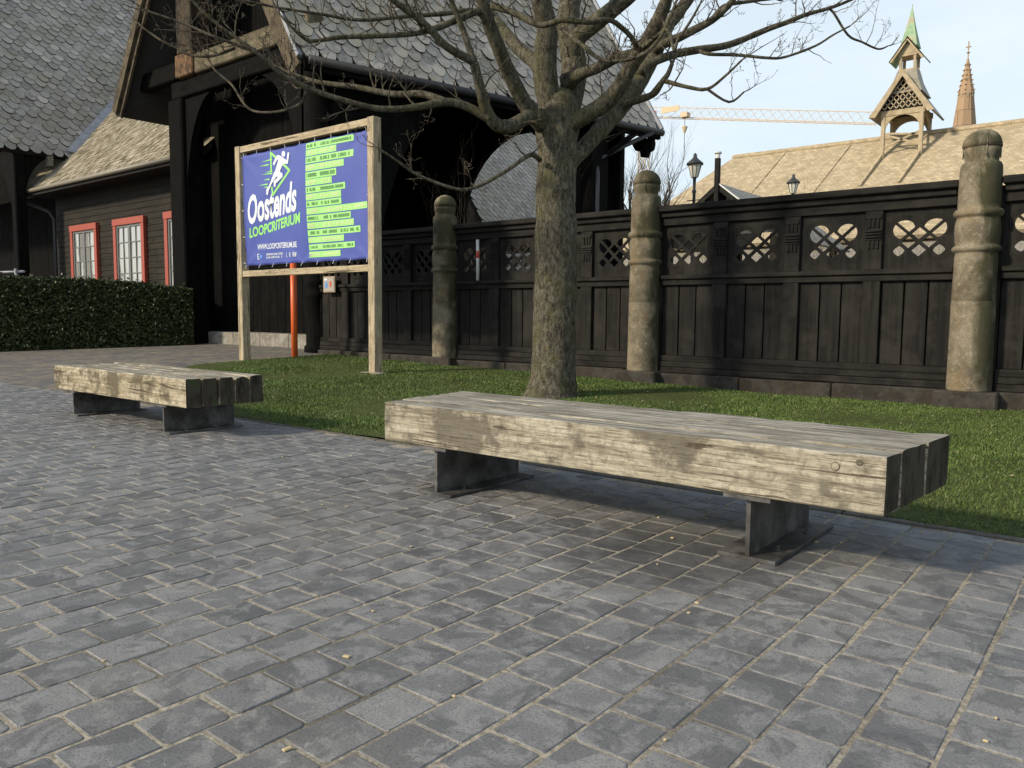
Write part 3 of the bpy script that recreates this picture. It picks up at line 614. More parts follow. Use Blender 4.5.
LEG1 = [(-10.119, 2.911), (-9.996, 2.889), (-9.933, 2.859), (-9.929, 2.813), (-10.033, 2.765), (-10.106, 2.733), (-10.114, 2.681), (-10.152, 2.691), (-10.157, 2.771), (-10.054, 2.817), (-10.065, 2.836), (-10.137, 2.841)]
LEG2 = [(-10.141, 2.907), (-10.031, 2.856), (-10.122, 2.807), (-10.203, 2.742), (-10.286, 2.644), (-10.307, 2.584), (-10.343, 2.596), (-10.341, 2.669), (-10.289, 2.698), (-10.232, 2.771), (-10.17, 2.857)]
G1 = [(-10.227, 2.942), (-10.235, 3.186), (-10.113, 3.113)]; G2 = [(-9.916, 2.987), (-9.77, 2.887), (-10.192, 2.579), (-10.212, 2.684)]
SPEED = [[(-10.482, 3.079), (-10.204, 3.095)], [(-10.535, 3.024), (-10.293, 3.026)], [(-10.382, 2.921), (-10.198, 2.919)], [(-10.476, 2.899), (-10.199, 2.889)], [(-10.432, 2.815), (-10.27, 2.812)], [(-10.551, 2.746), (-10.318, 2.743)], [(-10.424, 2.703), (-10.308, 2.702)]]
flat('green_outline', stroke(G1, .036)+stroke(G2, .036)+[[(a[0], a[1]), (b_[0], b_[1]+.012), (b_[0], b_[1]-.012)] for a, b_ in SPEED], M['print_green'], .005, ban)
for k, P_ in enumerate((HEAD, TORSO, ARM1, ARM2, LEG1, LEG2)): flat('runner_figure', [P_], M['print_white'], .007+.0006*k, ban)
lettering('lettering', 'Oostends', M['print_white'], (-10.84, 2.20), (-9.60, 2.325), .40, .22, .03)
lettering('lettering', 'LOOPCRITERIUM', M['print_green'], (-10.83, 1.99), (-9.525, 2.14), .135, .1, .035)
lettering('lettering', 'WWW.LOOPCRITERIUM.BE', M['print_white'], (-10.65, 1.805), (-9.65, 1.797), .076, 0, .02)
rl = random.Random(5)
def glyphs(x0, x1, z0, z1, pitch):
    out = []; x_ = x0
    while x_ < x1-pitch*.5:
        if rl.random() < .12: x_ += pitch; continue
        w_ = pitch*.72; t_ = pitch*.24; kind = rl.randrange(4)
        out.append([(x_, z0), (x_+t_, z0), (x_+t_, z1), (x_, z1)])
        if kind: out.append([(x_+w_-t_, z0), (x_+w_, z0), (x_+w_, z1), (x_+w_-t_, z1)])
        zz = (z0, (z0+z1)/2-t_*.4, z1-t_*.8, z0)[kind]; out.append([(x_, zz), (x_+w_, zz), (x_+w_, zz+t_*.8), (x_, zz+t_*.8)]); x_ += pitch
    return out
BARS = [(-9.384, -8.364, 3.126, 3.209), (-9.381, -8.71, 3.03, 3.116), (-9.374, -8.369, 2.927, 3.017), (-9.371, -8.565, 2.824, 2.912), (-9.369, -8.721, 2.716, 2.809), (-9.371, -8.816, 2.622, 2.709), (-9.369, -8.543, 2.521, 2.607), (-9.371, -8.632, 2.423, 2.51), (-9.373, -8.633, 2.328, 2.411), (-9.371, -8.104, 2.229, 2.316), (-9.368, -8.452, 2.13, 2.214), (-9.366, -8.389, 2.031, 2.116), (-9.368, -8.253, 1.93, 2.014), (-9.365, -8.608, 1.834, 1.916), (-9.363, -8.382, 1.734, 1.814), (-9.375, -8.688, 1.632, 1.713)]
for k, (xa, xb, za, zb) in enumerate(BARS):
    xa = -9.37; flat('programme_bar', [[(xa+(xb-xa)*q/30, za), (xa+(xb-xa)*(q+1)/30, za), (xa+(xb-xa)*(q+1)/30, zb), (xa+(xb-xa)*q/30, zb)] for q in range(30)], M['print_lime'], .005, ban)
    flat('fine_print', glyphs(xa+.025, xa+.245, za+.022, zb-.02, .032)+glyphs(xa+.32, xb-.03, za+.022, zb-.02, .034), M['print_cream'] if k % 2 else M['print_dark'], .008, ban)['kind'] = 'stuff'
flat('logo_mark', [[(-10.655, 1.655), (-10.6, 1.655), (-10.6, 1.665), (-10.64, 1.668), (-10.64, 1.69), (-10.61, 1.69), (-10.61, 1.7), (-10.64, 1.7), (-10.64, 1.725), (-10.6, 1.728), (-10.6, 1.738), (-10.655, 1.738)]], M['print_white'], .006, ban)
flat('logo_mark', [[(-10.59, 1.675), (-10.53, 1.675), (-10.53, 1.72), (-10.59, 1.72)]], M['print_blue'], .006, ban)
flat('fine_print', glyphs(-10.42, -9.97, 1.705, 1.735, .025)+glyphs(-10.42, -10.0, 1.662, 1.69, .03)+glyphs(-9.895, -9.86, 1.66, 1.725, .035)+glyphs(-9.82, -9.68, 1.66, 1.725, .04), M['print_white'], .006, ban)['kind'] = 'stuff'
for k in range(9):
    xx = BX0+.03+(BX1-BX0-.06)*k/8
    for zz, s in ((BZ1-.02, 1), (BZ0+.02, -1)):
        MB().tube([(xx, SY-.02+wrinkle(xx, zz), zz), (xx+.01*random.uniform(-1, 1), SY-.03, zz+s*.06)], [.0045, .0045], 5).build('cable_tie', M['white'], sg)
for k in range(5):
    zz = BZ0+.04+(BZ1-BZ0-.08)*k/4
    for xx, s in ((BX0+.015, -1), (BX1-.015, 1)):
        MB().tube([(xx, SY-.02+wrinkle(xx, zz), zz), (xx+s*.045, SY-.03, zz+.01)], [.006, .006], 5).build('cable_tie', M['white'], sg)
mbs = MB(); mbs.lathe((-7.99, SY-.02, tz(-8, 7)), [(.22, -.02), (.2, .004), (.14, .014), (.05, .018)], 20, wob=.9); tag(mbs.build('gravel_patch', M['sand']), 'bare sandy patch around the foot of the right banner post', 'gravel', kind='stuff')
op = thing('marker_pole', 'orange red pole standing in the grass behind the banner', 'pole', (-10.93, 7.85, .13))
MB().tube([(-10.93, 7.85, 0), (-10.93, 7.85, 1.78)], [.052, .052], 14).build('pole', M['orange'], op, True)
MB().lathe((-10.93, 7.85, 1.78), [(.055, 0), (.055, .03), (.03, .05)], 14).build('pole_cap', M['orange'], op, True)

# ================================================================ ROOF HELPERS
def scale_mesh(wd, ht):
    """fish-scale slate, local x across, y up the slope, z out; origin at the top edge"""
    P_ = [(-wd/2, 0), (-wd/2, -ht*.55)]+[(-wd/2*math.cos(a), -ht*.55-ht*.45*math.sin(a)) for a in np.linspace(.35, math.pi-.35, 6)]+[(wd/2, -ht*.55), (wd/2, 0)]
    n = len(P_); V = [(x, y, -.012) for x, y in P_]+[(x, y, .022) for x, y in P_]
    return V, [tuple(range(n, 2*n))[::-1]]+[(i, i+n, (i+1) % n+n, (i+1) % n) for i in range(n)]
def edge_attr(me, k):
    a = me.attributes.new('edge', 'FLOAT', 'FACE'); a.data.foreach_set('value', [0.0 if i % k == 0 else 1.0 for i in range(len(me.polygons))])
def scales(roof, o, u, v, ulen, vlen, inside, wd=.34, ex=.205, lim=300):
    o = Vector(o); u = Vector(u).normalized(); v = Vector(v).normalized(); n_ = u.cross(v).normalized()
    if n_.z < 0: n_ = -n_
    V, Fc = scale_mesh(wd*.97, ex*2.05); me = bpy.data.meshes.new('slate'); me.from_pydata(V, [], [f for f in Fc]); me.materials.append(M['slate'])
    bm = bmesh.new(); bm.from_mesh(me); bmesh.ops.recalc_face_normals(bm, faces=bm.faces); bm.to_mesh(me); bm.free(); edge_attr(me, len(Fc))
    L_ = []
    ux = u if u.cross(v).dot(n_) > 0 else -u
    for j in range(int(vlen/ex)+2):
        for i in range(int(ulen/wd)+2):
            p = o+u*(wd*(i+.5*(j % 2)))+v*(ex*(j+1.7))
            if not inside(p-v*ex*.6): continue
            tilt = .07
            vv = (v+n_*-tilt).normalized(); nn = ux.cross(vv).normalized()
            mw = Matrix(((ux.x, vv.x, nn.x, p.x), (ux.y, vv.y, nn.y, p.y), (ux.z, vv.z, nn.z, p.z), (0, 0, 0, 1)))
            mw = mw @ Matrix.Translation((random.gauss(0, .006), random.gauss(0, .008), .03+random.uniform(0, .006))) @ Matrix.Rotation(random.gauss(0, .025), 4, 'Z') @ Matrix.Rotation(random.gauss(0, .015), 4, 'X')
            L_.append((0 if inview(p, 8) else 1e6, px(p)[2], len(L_), mw))
    L_.sort(key=lambda e: e[:3]); rest_ = MB()
    for q, e in enumerate(L_):
        if q < lim and e[0] == 0: iobj('slate', me, e[3], roof)
        else: rest_.add([e[3] @ Vector(p) for p in V], Fc)
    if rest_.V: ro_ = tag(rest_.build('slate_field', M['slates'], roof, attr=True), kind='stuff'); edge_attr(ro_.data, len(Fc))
    return len(L_)
def slab(q, th, name, m, parent):
    """thick quad, q in order"""
    q = [Vector(p) for p in q]; n_ = (q[1]-q[0]).cross(q[3]-q[0]).normalized()
    if n_.z < 0: n_ = -n_
    return MB().prism(q, -n_*th).build(name, m, parent)
def spandrel(c, du, w_, h_, th, m, parent, solid=0.0, name='arch_brace'):
    """quarter arch plate; c top corner at the post, du horizontal direction along the beam"""
    du = Vector(du).normalized(); c = Vector(c); nrm = du.cross(Vector((0, 0, 1)))
    P_ = [c, c+du*w_] + [c+du*(w_-(w_-solid)*math.sin(t))+Vector((0, 0, -h_*(1-math.cos(t)))) for t in np.linspace(.12, math.pi/2, 10)]+[c+Vector((0, 0, -h_))]
    if solid == 0: P_ = P_[:-1]
    # triangulated fan from the corner keeps the concave outline
    n = len(P_); V = [p-nrm*th/2 for p in P_]+[p+nrm*th/2 for p in P_]
    Fc = [(0, i, i+1) for i in range(1, n-1)]+[(n, n+i+1, n+i) for i in range(1, n-1)]+[(i, i+n, (i+1) % n+n, (i+1) % n) for i in range(n)]
    mb = MB(); mb.add(V, Fc); return mb.build(name, m, parent)

# ================================================================ PORCH
po = thing('timber_porch', 'tall dark timber porch with steep slate scale roof behind the banner', 'building', (-13.5, 10, .2))
A_, B_, R0, R1, C0, C1 = Vector((-11.04, 8.16, 5.0)), Vector((-8.95, 16.25, 5.0)), Vector((-14.2, 8.16, 10.4)), Vector((-12.1, 16.25, 10.4)), Vector((-17.62, 8.16, 5.1)), Vector((-17.2, 16.25, 5.1))
rr_ = slab([A_, B_, R1, R0], .12, 'roof', M['under'], po); tag(rr_, 'steep roof slope of grey fish scale slates')
rl_ = slab([C1, C0, R0, R1], .12, 'roof', M['under'], po)
uu = (B_-A_).normalized(); vv = (R0-A_)-(R0-A_).dot(uu)*uu; vv.normalize(); NR = uu.cross(vv).normalized(); NR = NR if NR.z > 0 else -NR
def in_quad(q, nrm):
    q = [Vector(p) for p in q]
    def f(p):
        s = [(q[(i+1) % 4]-q[i]).cross(p-q[i]).dot(nrm) for i in range(4)]
        return all(x > -.02 for x in s) or all(x < .02 for x in s)
    return f
scales(rr_, A_-uu*2.5, uu, vv, 13, 7.0, in_quad([A_-vv*.15, B_-vv*.15, R1, R0], NR), .295, .235)
# barge boards, eaves and gutters
MB().beam(A_+Vector((-.02, -.06, -.12)), R0+Vector((.05, -.06, -.12)), .03, .16, .008, up=(0, -1, 0)).build('barge_board', M['timber'], po) if False else None
def barge(p, q, w_, th, y, m, name='barge_board'):
    p, q = Vector(p), Vector(q); d = (q-p).normalized(); nn = Vector((0, 1, 0)).cross(d).normalized(); nn = nn if nn.z < 0 else -nn
    P_ = [p, q, q+nn*w_, p+nn*w_]; P_ = [Vector((k.x, y, k.z)) for k in P_]; return MB().prism(P_, (0, th, 0)).build(name, m, po)
M['worn_x'] = m_wood('worn_barge', 'z', [(.055, .042, .026), (.12, .093, .058), (.2, .16, .1), (.04, .032, .022)], .8)
M['worn_beam'] = m_wood('worn_tie_beam', 'x', [(.08, .065, .04), (.145, .118, .075), (.22, .185, .12), (.065, .062, .034)], .75)
M['worn_cap'] = m_wood('rusty_capital', 'z', [(.1, .05, .025), (.2, .1, .045), (.26, .185, .11), (.035, .026, .018)], .9)
barge(A_+Vector((.0, 0, -.1)), R0+Vector((.0, 0, -.1)), .3, .05, 8.10, M['worn_x'])
barge(A_+Vector((.02, 0, .03)), R0+Vector((.02, 0, .03)), .06, .09, 8.07, M['lead'], 'verge_strip')
barge(C0+Vector((.02, 0, .05)), R0+Vector((.02, 0, .05)), .2, .06, 8.09, M['worn_x'])
barge(C0+Vector((.14, 0, -.06)), R0+Vector((.14, 0, -.06)), .14, .05, 8.16, M['worn_x'], 'inner_barge_board')
MB().beam(A_+Vector((.0, .02, -.1)), B_+Vector((.03, 0, -.1)), .05, .09, .01).build('eaves_board', M['pitch_x'], po)
MB().tube([A_+Vector((.11, .05, -.04)), (A_+B_)/2+Vector((.11, 0, -.045)), B_+Vector((.11, 0, -.05))], [.075]*3, 10).build('gutter', M['black'], po, True)
MB().tube([B_+Vector((.05, -.35, -.1)), B_+Vector((-.35, -.95, -.45)), Vector((-9.62, 14.75, 4.2)), Vector((-9.5, 14.62, 3.9)), Vector((-9.5, 14.62, 0))], [.05]*5, 8).build('downpipe', M['iron'], po, True)
# tie beams, posts
MB().box(-15.9, -11.3, 8.52, 8.8, 5.16, 5.5, .02).build('tie_beam', M['pitch_x'], po)
MB().box(-14.85, -11.25, 8.44, 8.78, 5.502, 5.87, .02).build('upper_tie_beam', M['worn_beam'], po)
lp = MB().box(-16.02, -15.5, 8.5, 9.0, .1, 5.16, .03).build('post', M['pitch_z'], po)
MB().box(-16.06, -15.46, 8.46, 9.04, .1, .55, .02).build('post_base', M['pitch_z'], lp)
MB().box(-15.55, -14.9, 8.42, 8.9, 5.51, 5.95, .02).build('capital', M['worn_cap'], po)
MB().box(-15.5, -14.95, 8.44, 8.88, 5.96, 9.1, .02).build('upper_post', m_wood('worn_post', 'z', [(.02, .015, .01), (.05, .037, .024), (.12, .09, .055), (.012, .01, .008)], .95), po)
MB().box(-17.1, -15.56, 8.46, 8.7, 5.52, 5.86, .02).build('bracket_beam', M['pitch_x'], po)
rp_ = MB(); rp_.lathe((-11.48, 8.75, 0), [(.25, .1), (.25, .26), (.215, .3), (.21, 1.1), (.225, 1.13), (.225, 1.2), (.205, 1.23), (.205, 1.32), (.222, 1.35), (.222, 1.42), (.205, 1.45), (.205, 1.54), (.222, 1.57), (.222, 1.62), (.205, 1.66), (.2, 5.15)], 24); rp_.build('round_post', M['pitch_z'], po, True)
MB().box(-11.8, -11.16, 8.45, 9.05, -.05, .16, .02).build('post_footing', M['plinth'], po)
MB().box(-10.12, -9.52, 14.5, 15.1, 0, 5.05, .03).build('post', M['pitch_z'], po)
# side wall plate and arches (towards the right)
S0, S1 = Vector((-11.42, 9.0, 5.05)), Vector((-9.85, 14.75, 5.05)); sdv = (S1-S0).normalized()
MB().beam(S0, S1+sdv*.6, .14, .2, .02).build('wall_plate', M['pitch_x'], po)
spandrel(S0-Vector((0, 0, .2)), sdv, 2.6, 4.6, .16, M['pitch_z'], po, solid=.75)
spandrel(S1-Vector((0, 0, .2)), -sdv, 2.2, 3.6, .16, M['pitch_z'], po)
spandrel((-15.5, 8.66, 5.16), (1, 0, 0), 1.1, 2.1, .14, M['pitch_z'], po)
spandrel((-11.66, 8.66, 5.16), (-1, 0, 0), 1.35, 2.6, .14, M['pitch_z'], po)
# closed boarded front wall, side wall, rear wall with an open arch
for k in range(17): MB().box(-16.25+k*.28, -16.25+k*.28+.272, 9.46+random.uniform(0, .01), 9.5, .45, 9.2 if 3 < k < 12 else 6.5, .006).build('wall_board', M['pitch_z'], po)
MB().box(-16.5, -16.3, 9.0, 15.7, .1, 6.2).build('side_wall', M['pitch_z'], po)
rw = MB()
for P_ in ([(-17.0, 0), (-14.45, 0), (-14.45, 7.3), (-17.0, 5.2)], [(-10.15, 0), (-9.6, 0), (-9.6, 5.7), (-10.15, 6.6)], [(-14.45, 5.36), (-10.15, 5.36), (-10.15, 6.6), (-12.1, 9.9), (-14.45, 7.3)]): rw.prism([(x_, 15.72, z_) for x_, z_ in P_], (0, .18, 0))
rw.build('rear_wall', M['pitch_z'], po)
MB().beam(B_+Vector((.06, .02, .02)), R1+Vector((.06, .02, .02)), .04, .07, .008).build('verge_strip', M['lead'], po)
spandrel((-14.45, 15.8, 5.4), (1, 0, 0), 2.15, 2.2, .16, M['pitch_z'], po)
spandrel((-10.15, 15.8, 5.4), (-1, 0, 0), 2.15, 2.2, .16, M['pitch_z'], po)
MB().box(-17.4, -16.3, 8.9, 9.0, 4.95, 9.0).build('gable_wall', M['pitch_z'], po) if False else None
for k in range(5): MB().box(-16.4+k*.94, -16.4+k*.94+.932, 8.95, 9.45, .05, .45+random.uniform(-.004, .004), .012).build('step_stone', M['pale_stone'], po)
# carved eaves bracket at the far corner
cb = MB(); c0 = B_+Vector((-.05, -.05, -.16))
P_ = [(0, 0), (.02, -.12), (.0, -.25), (-.1, -.3), (-.14, -.42), (-.28, -.4), (-.3, -.28), (-.42, -.25), (-.5, -.12), (-.55, 0)]
cb.prism([c0+Vector((p[0]*.9, p[0]*.15, p[1])) for p in P_], (-.02, -.12, 0)); cb.build('carved_bracket', M['pitch_x'], po)
MB().beam(Vector((-9.7, 14.7, 4.1)), B_+Vector((-.1, -.7, -.1)), .05, .06, .008).build('eaves_strut', M['pitch_x'], po)
# small plate on the round post
pl = thing('notice_plate', 'small square notice plate with blue and red marks beside the porch post', 'sign', (-10.93, 8.58, 1.2))
MB().box(-11.08, -10.77, 8.56, 8.585, 1.205, 1.475, .004).build('plate', M['timber'], pl)
MB().box(-11.06, -10.79, 8.553, 8.5598, 1.225, 1.455).build('plate_face', m_paint('plate_face', (.42, .38, .34)), pl)
mk2 = MB(); mk2.prism([(-11.03, 8.55, 1.28), (-10.97, 8.55, 1.28), (-10.95, 8.55, 1.35), (-11.0, 8.55, 1.4)], (0, .0025, 0)); mk2.build('blue_mark', M['print_blue'], pl)
MB().box(-10.9, -10.85, 8.5495, 8.5525, 1.3, 1.39).build('red_mark', M['print_red'], pl)
MB().box(-11.04, -10.96, 8.5495, 8.5525, 1.405, 1.44).build('white_mark', M['print_white'], pl)

# ================================================================ WINDOW WING
wg = thing('side_wing', 'low dark clapboard wing with red framed windows and shingle roof', 'building', (-20.5, 10.5, .2))
cl = MB(); z = .3
while z < 4.75:
    cl.add([(-25.0, 9.8, z+.17), (-16.4, 9.8, z+.17), (-16.4, 9.782, z), (-25.0, 9.782, z), (-25.0, 9.8, z), (-16.4, 9.8, z)], [(0, 3, 2, 1), (3, 4, 5, 2)]); z += .15
tag(cl.build('clapboard', M['tar_clap'], wg), kind='stuff')
MB().box(-25.0, -16.4, 9.8, 10.0, -.05, 4.9).build('wall', M['tar_clap'], wg)
for wi, xa in enumerate((-23.9, -21.28, -18.63)):
    W_ = 1.64; z0, z1 = 1.0, 3.24; fw_ = .15
    fr = MB(); fr.box(xa, xa+fw_, 9.70, 9.795, z0, z1-.17, .006); fr.box(xa+W_-fw_, xa+W_, 9.70, 9.795, z0, z1-.17, .006); fr.box(xa-.02, xa+W_+.02, 9.69, 9.795, z1-.169, z1, .008); fr.box(xa-.04, xa+W_+.04, 9.66, 9.795, z0-.09, z0-.001, .008)
    fo = fr.build('window', M['red'], wg)
    gx0, gx1, gz0, gz1 = xa+fw_, xa+W_-fw_, z0, z1-.17
    br_ = MB(); cxm = (gx0+gx1)/2
    for xx, hw in ((gx0+.03, .03), (cxm, .055), (gx1-.03, .03)): br_.box(xx-hw, xx+hw, 9.725, 9.785, gz0, gz1, .004)
    for zz in (gz0+.03, gz1-.03): br_.box(gx0+.06, gx1-.06, 9.727, 9.783, zz-.03, zz+.03, .004)
    rows, pw = 5, ((cxm-.055)-(gx0+.06)-.026)/2; phh = (gz1-gz0-.12-.026*(rows-1))/rows
    for s in range(2):
        x0_ = gx0+.06 if s == 0 else cxm+.055
        br_.box(x0_+pw, x0_+pw+.026, 9.735, 9.775, gz0+.06, gz1-.06)
        for r in range(1, rows): br_.box(x0_, x0_+pw*2+.026, 9.738, 9.772, gz0+.06+r*phh+(r-1)*.026, gz0+.06+r*(phh+.026))
    br_.build('glazing_bars', M['grey_paint'], fo)
    me = MB().obox((0, 0, 0), Vector((1, 0, 0)), Vector((0, 1, 0)), Vector((0, 0, 1)), pw/2, .003, phh/2)
    for s in range(2):
        x0_ = gx0+.06 if s == 0 else cxm+.055
        for c in range(2):
            for r in range(rows):
                cx_ = x0_+pw/2+c*(pw+.026); cz_ = gz0+.06+phh/2+r*(phh+.026); ry, rz = random.gauss(0, .012), random.gauss(0, .012)
                o = MB().obox((cx_, 9.757, cz_), Vector((1, rz, 0)).normalized(), Vector((-rz, 1, ry)).normalized(), Vector((0, -ry, 1)).normalized(), pw/2, .003, phh/2).build('pane', M['glass'], fo)
# shingle roof : z = 4.3 + (Y - 9.2)
def shz(Y): return 4.3+(Y-9.2)
rf = slab([(-25.6, 9.2, 4.26), (-16.0, 9.2, 4.26), (-16.0, 14.2, 9.26), (-30.6, 14.2, 9.26)], .1, 'roof', M['under'], wg); tag(rf, 'pale weathered wooden shingle roof slope')
sh = MB(); ex = .15; k2 = 1/math.sqrt(2)
for j in range(44):
    x_ = -25.5-j*ex*k2; Yc = 9.17+j*ex*k2
    while x_ < -16.0:
        w_ = random.uniform(.06, .13)
        c = Vector((x_+w_/2, Yc+.14*k2, shz(Yc)+.14*k2+.02+random.uniform(0, .012))); u = Vector((1, random.gauss(0, .012), 0)).normalized()
        d = Vector((0, k2, k2*.90+random.gauss(0, .02))).normalized(); nn = u.cross(d).normalized()
        sh.obox(c, u, d, nn, w_/2*.96, .17+random.uniform(-.01, .012), .006); x_ += w_
tag(sh.build('shingles', M['shingle'], rf, attr=True, fix=False), kind='stuff')
MB().tube([(-25.65, 9.1, 4.24), (-16.4, 9.1, 4.22)], [.055, .055], 10).build('gutter', m_paint('gutter_zinc', (.24, .21, .16)), wg, True)
MB().box(-25.6, -16.4, 9.14, 9.19, 4.1, 4.28, .005).build('fascia', M['tar_x'], wg)
MB().box(-25.4, -16.4, 9.2, 9.79, 4.13, 4.17).build('soffit', M['tar_x'], wg)
MB().tube([(-25.55, 9.1, 4.2), (-25.5, 9.14, 4.0), (-25.0, 9.6, 3.72), (-24.85, 9.68, 3.5), (-24.85, 9.68, .1)], [.045]*5, 8).build('downpipe', M['iron'], wg, True)

# ================================================================ SLATE WING
sw = thing('gabled_wing', 'gabled timber wing with tall grey fish scale slate roof at the far left', 'building', (-28, 12, .2))
def slz(X): return 5.43+1.25*(-25.06-X)
Y0 = 8.32
E0, E1 = Vector((-25.06, Y0, 5.43)), Vector((-25.06, 20, 5.43)); T0, T1 = Vector((-33, Y0, slz(-33))), Vector((-33, 20, slz(-33)))
rs = slab([E0, E1, T1, T0], .12, 'roof', M['under'], sw); tag(rs, 'grey fish scale slate roof slope')
slab([T0, T1, Vector((-41, 20, 5.43)), Vector((-41, Y0, 5.43))], .12, 'roof', M['slates'], sw)
v2 = (T0-E0).normalized()
scales(rs, E0+Vector((.1, .05, -.12)), (0, 1, 0), v2, 9, 12.2, lambda p: Y0 < p.y < 17 and slz(p.x) > shz(p.y)-.02 and p.x > -33, .31, .25)
MB().beam(E0+Vector((.08, -.04, -.06)), T0+Vector((0, -.04, -.02)), .05, .1, .01).build('verge_board', M['lead'], sw)
MB().beam(E0+Vector((.02, 0, -.1)), Vector((-25.04, 10.3, 5.33)), .05, .08, .01).build('eaves_board', M['tar_y'], sw)
va = [Vector((X, (slz(X)-4.3)+9.2, slz(X)+.06)) for X in (-25.0, -27.5)]
vb = MB(); d_ = (va[1]-va[0]).normalized(); vb.prism([va[0]+Vector((.04, -.12, .1)), va[1]+Vector((.04, -.12, .1)), va[1]+Vector((.12, .12, .05)), va[0]+Vector((.12, .12, .05))], (0, 0, .02)); vb.build('valley_flashing', M['lead'], sw)
MB().box(-25.3, -25.0, 8.75, 9.05, -.05, 5.3, .03).build('post', M['pitch_z'], sw)
MB().box(-29.6, -29.3, 8.75, 9.05, -.05, 5.3, .03).build('post', M['pitch_z'], sw)
spandrel((-25.3, 8.9, 5.3), (-1, 0, 0), 1.9, 2.6, .15, M['pitch_z'], sw)
spandrel((-25.15, 9.05, 5.3), (0, 1, 0), .9, 1.3, .15, M['pitch_z'], sw)
MB().box(-25.4, -25.02, 10.6, 20, -.05, 5.3).build('side_wall', M['pitch_z'], sw)
for k in range(36): MB().box(-52+k*.75, -52+k*.75+.74, 12.4+random.uniform(0, .01), 12.5, -.05, 5.2, .006).build('wall_board', M['pitch_z'], sw)
MB().box(-25.1, -24.9, 9.6, 9.75, 5.0, 5.35, .01).build('eaves_block', M['pale_stone'], sw)
g_ = MB(); g_.prism([(-40.7, 8.9, 5.5), (-25.3, 8.9, 5.5), (-33, 8.9, 15)], (0, .1, 0)); g_.build('gable', M['pitch_z'], sw)
ra = thing('pale_railing', 'pale metal railing behind the hedge at the left edge', 'railing', (-24.6, 8.4, .2))
for z in (1.55, 1.75, 1.95): MB().tube([(-27.5, 8.3, z), (-23.9, 8.5, z-.03)], [.035]*2, 8).build('rail', M['lead'], ra, True)
for x_ in (-27, -24.2): MB().tube([(x_, 8.4, 0), (x_, 8.4, 2.0)], [.04]*2, 8).build('upright', M['lead'], ra, True)

# ================================================================ HEDGE
hg = thing('clipped_hedge', 'long dark green clipped hedge in front of the red framed windows', 'hedge', (-17, 6.5, .1))
Ha, Hb = Vector((-18.2, 3.2, 0)), Vector((-15.22, 8.48, 0)); hd = (Hb-Ha).normalized(); hl = (Hb-Ha).length; hn = Vector((-hd.y, hd.x, 0)); HW = 1.5
def hedge_h(s): return 1.43-.03*max(0, s-3.6)-.1*clamp((s-5.0)/1.1, 0, 1)
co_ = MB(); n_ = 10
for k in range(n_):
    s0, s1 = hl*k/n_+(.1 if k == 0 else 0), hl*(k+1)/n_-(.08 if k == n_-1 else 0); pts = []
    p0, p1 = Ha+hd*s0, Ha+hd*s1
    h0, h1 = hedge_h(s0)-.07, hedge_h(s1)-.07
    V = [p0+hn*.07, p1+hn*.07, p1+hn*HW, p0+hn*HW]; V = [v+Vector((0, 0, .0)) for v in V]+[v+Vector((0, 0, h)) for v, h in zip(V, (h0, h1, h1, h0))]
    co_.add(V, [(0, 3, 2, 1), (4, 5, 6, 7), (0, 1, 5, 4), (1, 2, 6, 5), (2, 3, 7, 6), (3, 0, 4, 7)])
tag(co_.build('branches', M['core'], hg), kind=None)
n = 60000; S_ = rng.uniform(0, hl, n); side = rng.uniform(0, 1, n); T_ = np.zeros(n); Zr = np.zeros(n)
dep_ = np.abs(rng.normal(0, .05, n))
lump = np.array([.07*noise.noise((s*1.6, d*3, 2))+.04*noise.noise((s*5, d*6, 7)) for s, d in zip(S_, side)])
hS = np.array([hedge_h(s) for s in S_]); front = side < .62; top = (side >= .62) & (side < .86); endf = side >= .86
zz = rng.uniform(.0, 1, n)
T_ = np.where(front, dep_-lump*.6, rng.uniform(0, HW, n)); Zr = np.where(front, zz*hS, hS-dep_+lump*.5)
S_ = np.where(endf, hl-dep_*.8+lump*.4, S_); Zr = np.where(endf, zz*hedge_h(hl), Zr)
rnd_c = np.clip(np.where(front, (zz-.93)*6, 0), 0, 1)*.06; T_ = T_+rnd_c; stray = rng.uniform(0, 1, n) < .05; T_ = np.where(stray & front, T_-rng.uniform(.02, .1, n), T_); Zr = np.where(stray & top, Zr+rng.uniform(.02, .09, n), Zr)
Pp = np.array(Ha)[None]+np.array(hd)[None]*S_[:, None]+np.array(hn)[None]*T_[:, None]; Pp[:, 2] = Zr+.06
a1 = rng.normal(0, 1, (n, 3)); a1 /= np.linalg.norm(a1, axis=1)[:, None]; a2 = np.cross(a1, rng.normal(0, 1, (n, 3))); a2 /= np.linalg.norm(a2, axis=1)[:, None]
ls = rng.uniform(.02, .042, n)[:, None]; Vv = np.zeros((n, 4, 3)); Vv[:, 0] = Pp-a1*ls; Vv[:, 1] = Pp+a2*ls*.55; Vv[:, 2] = Pp+a1*ls; Vv[:, 3] = Pp-a2*ls*.55
tag(fastmesh('foliage', Vv.reshape(-1, 3), np.arange(n*4).reshape(-1, 4), M['leaf'], hg, np.clip(rng.beta(1.6, 2.4, n), 0, 1)), kind='stuff')

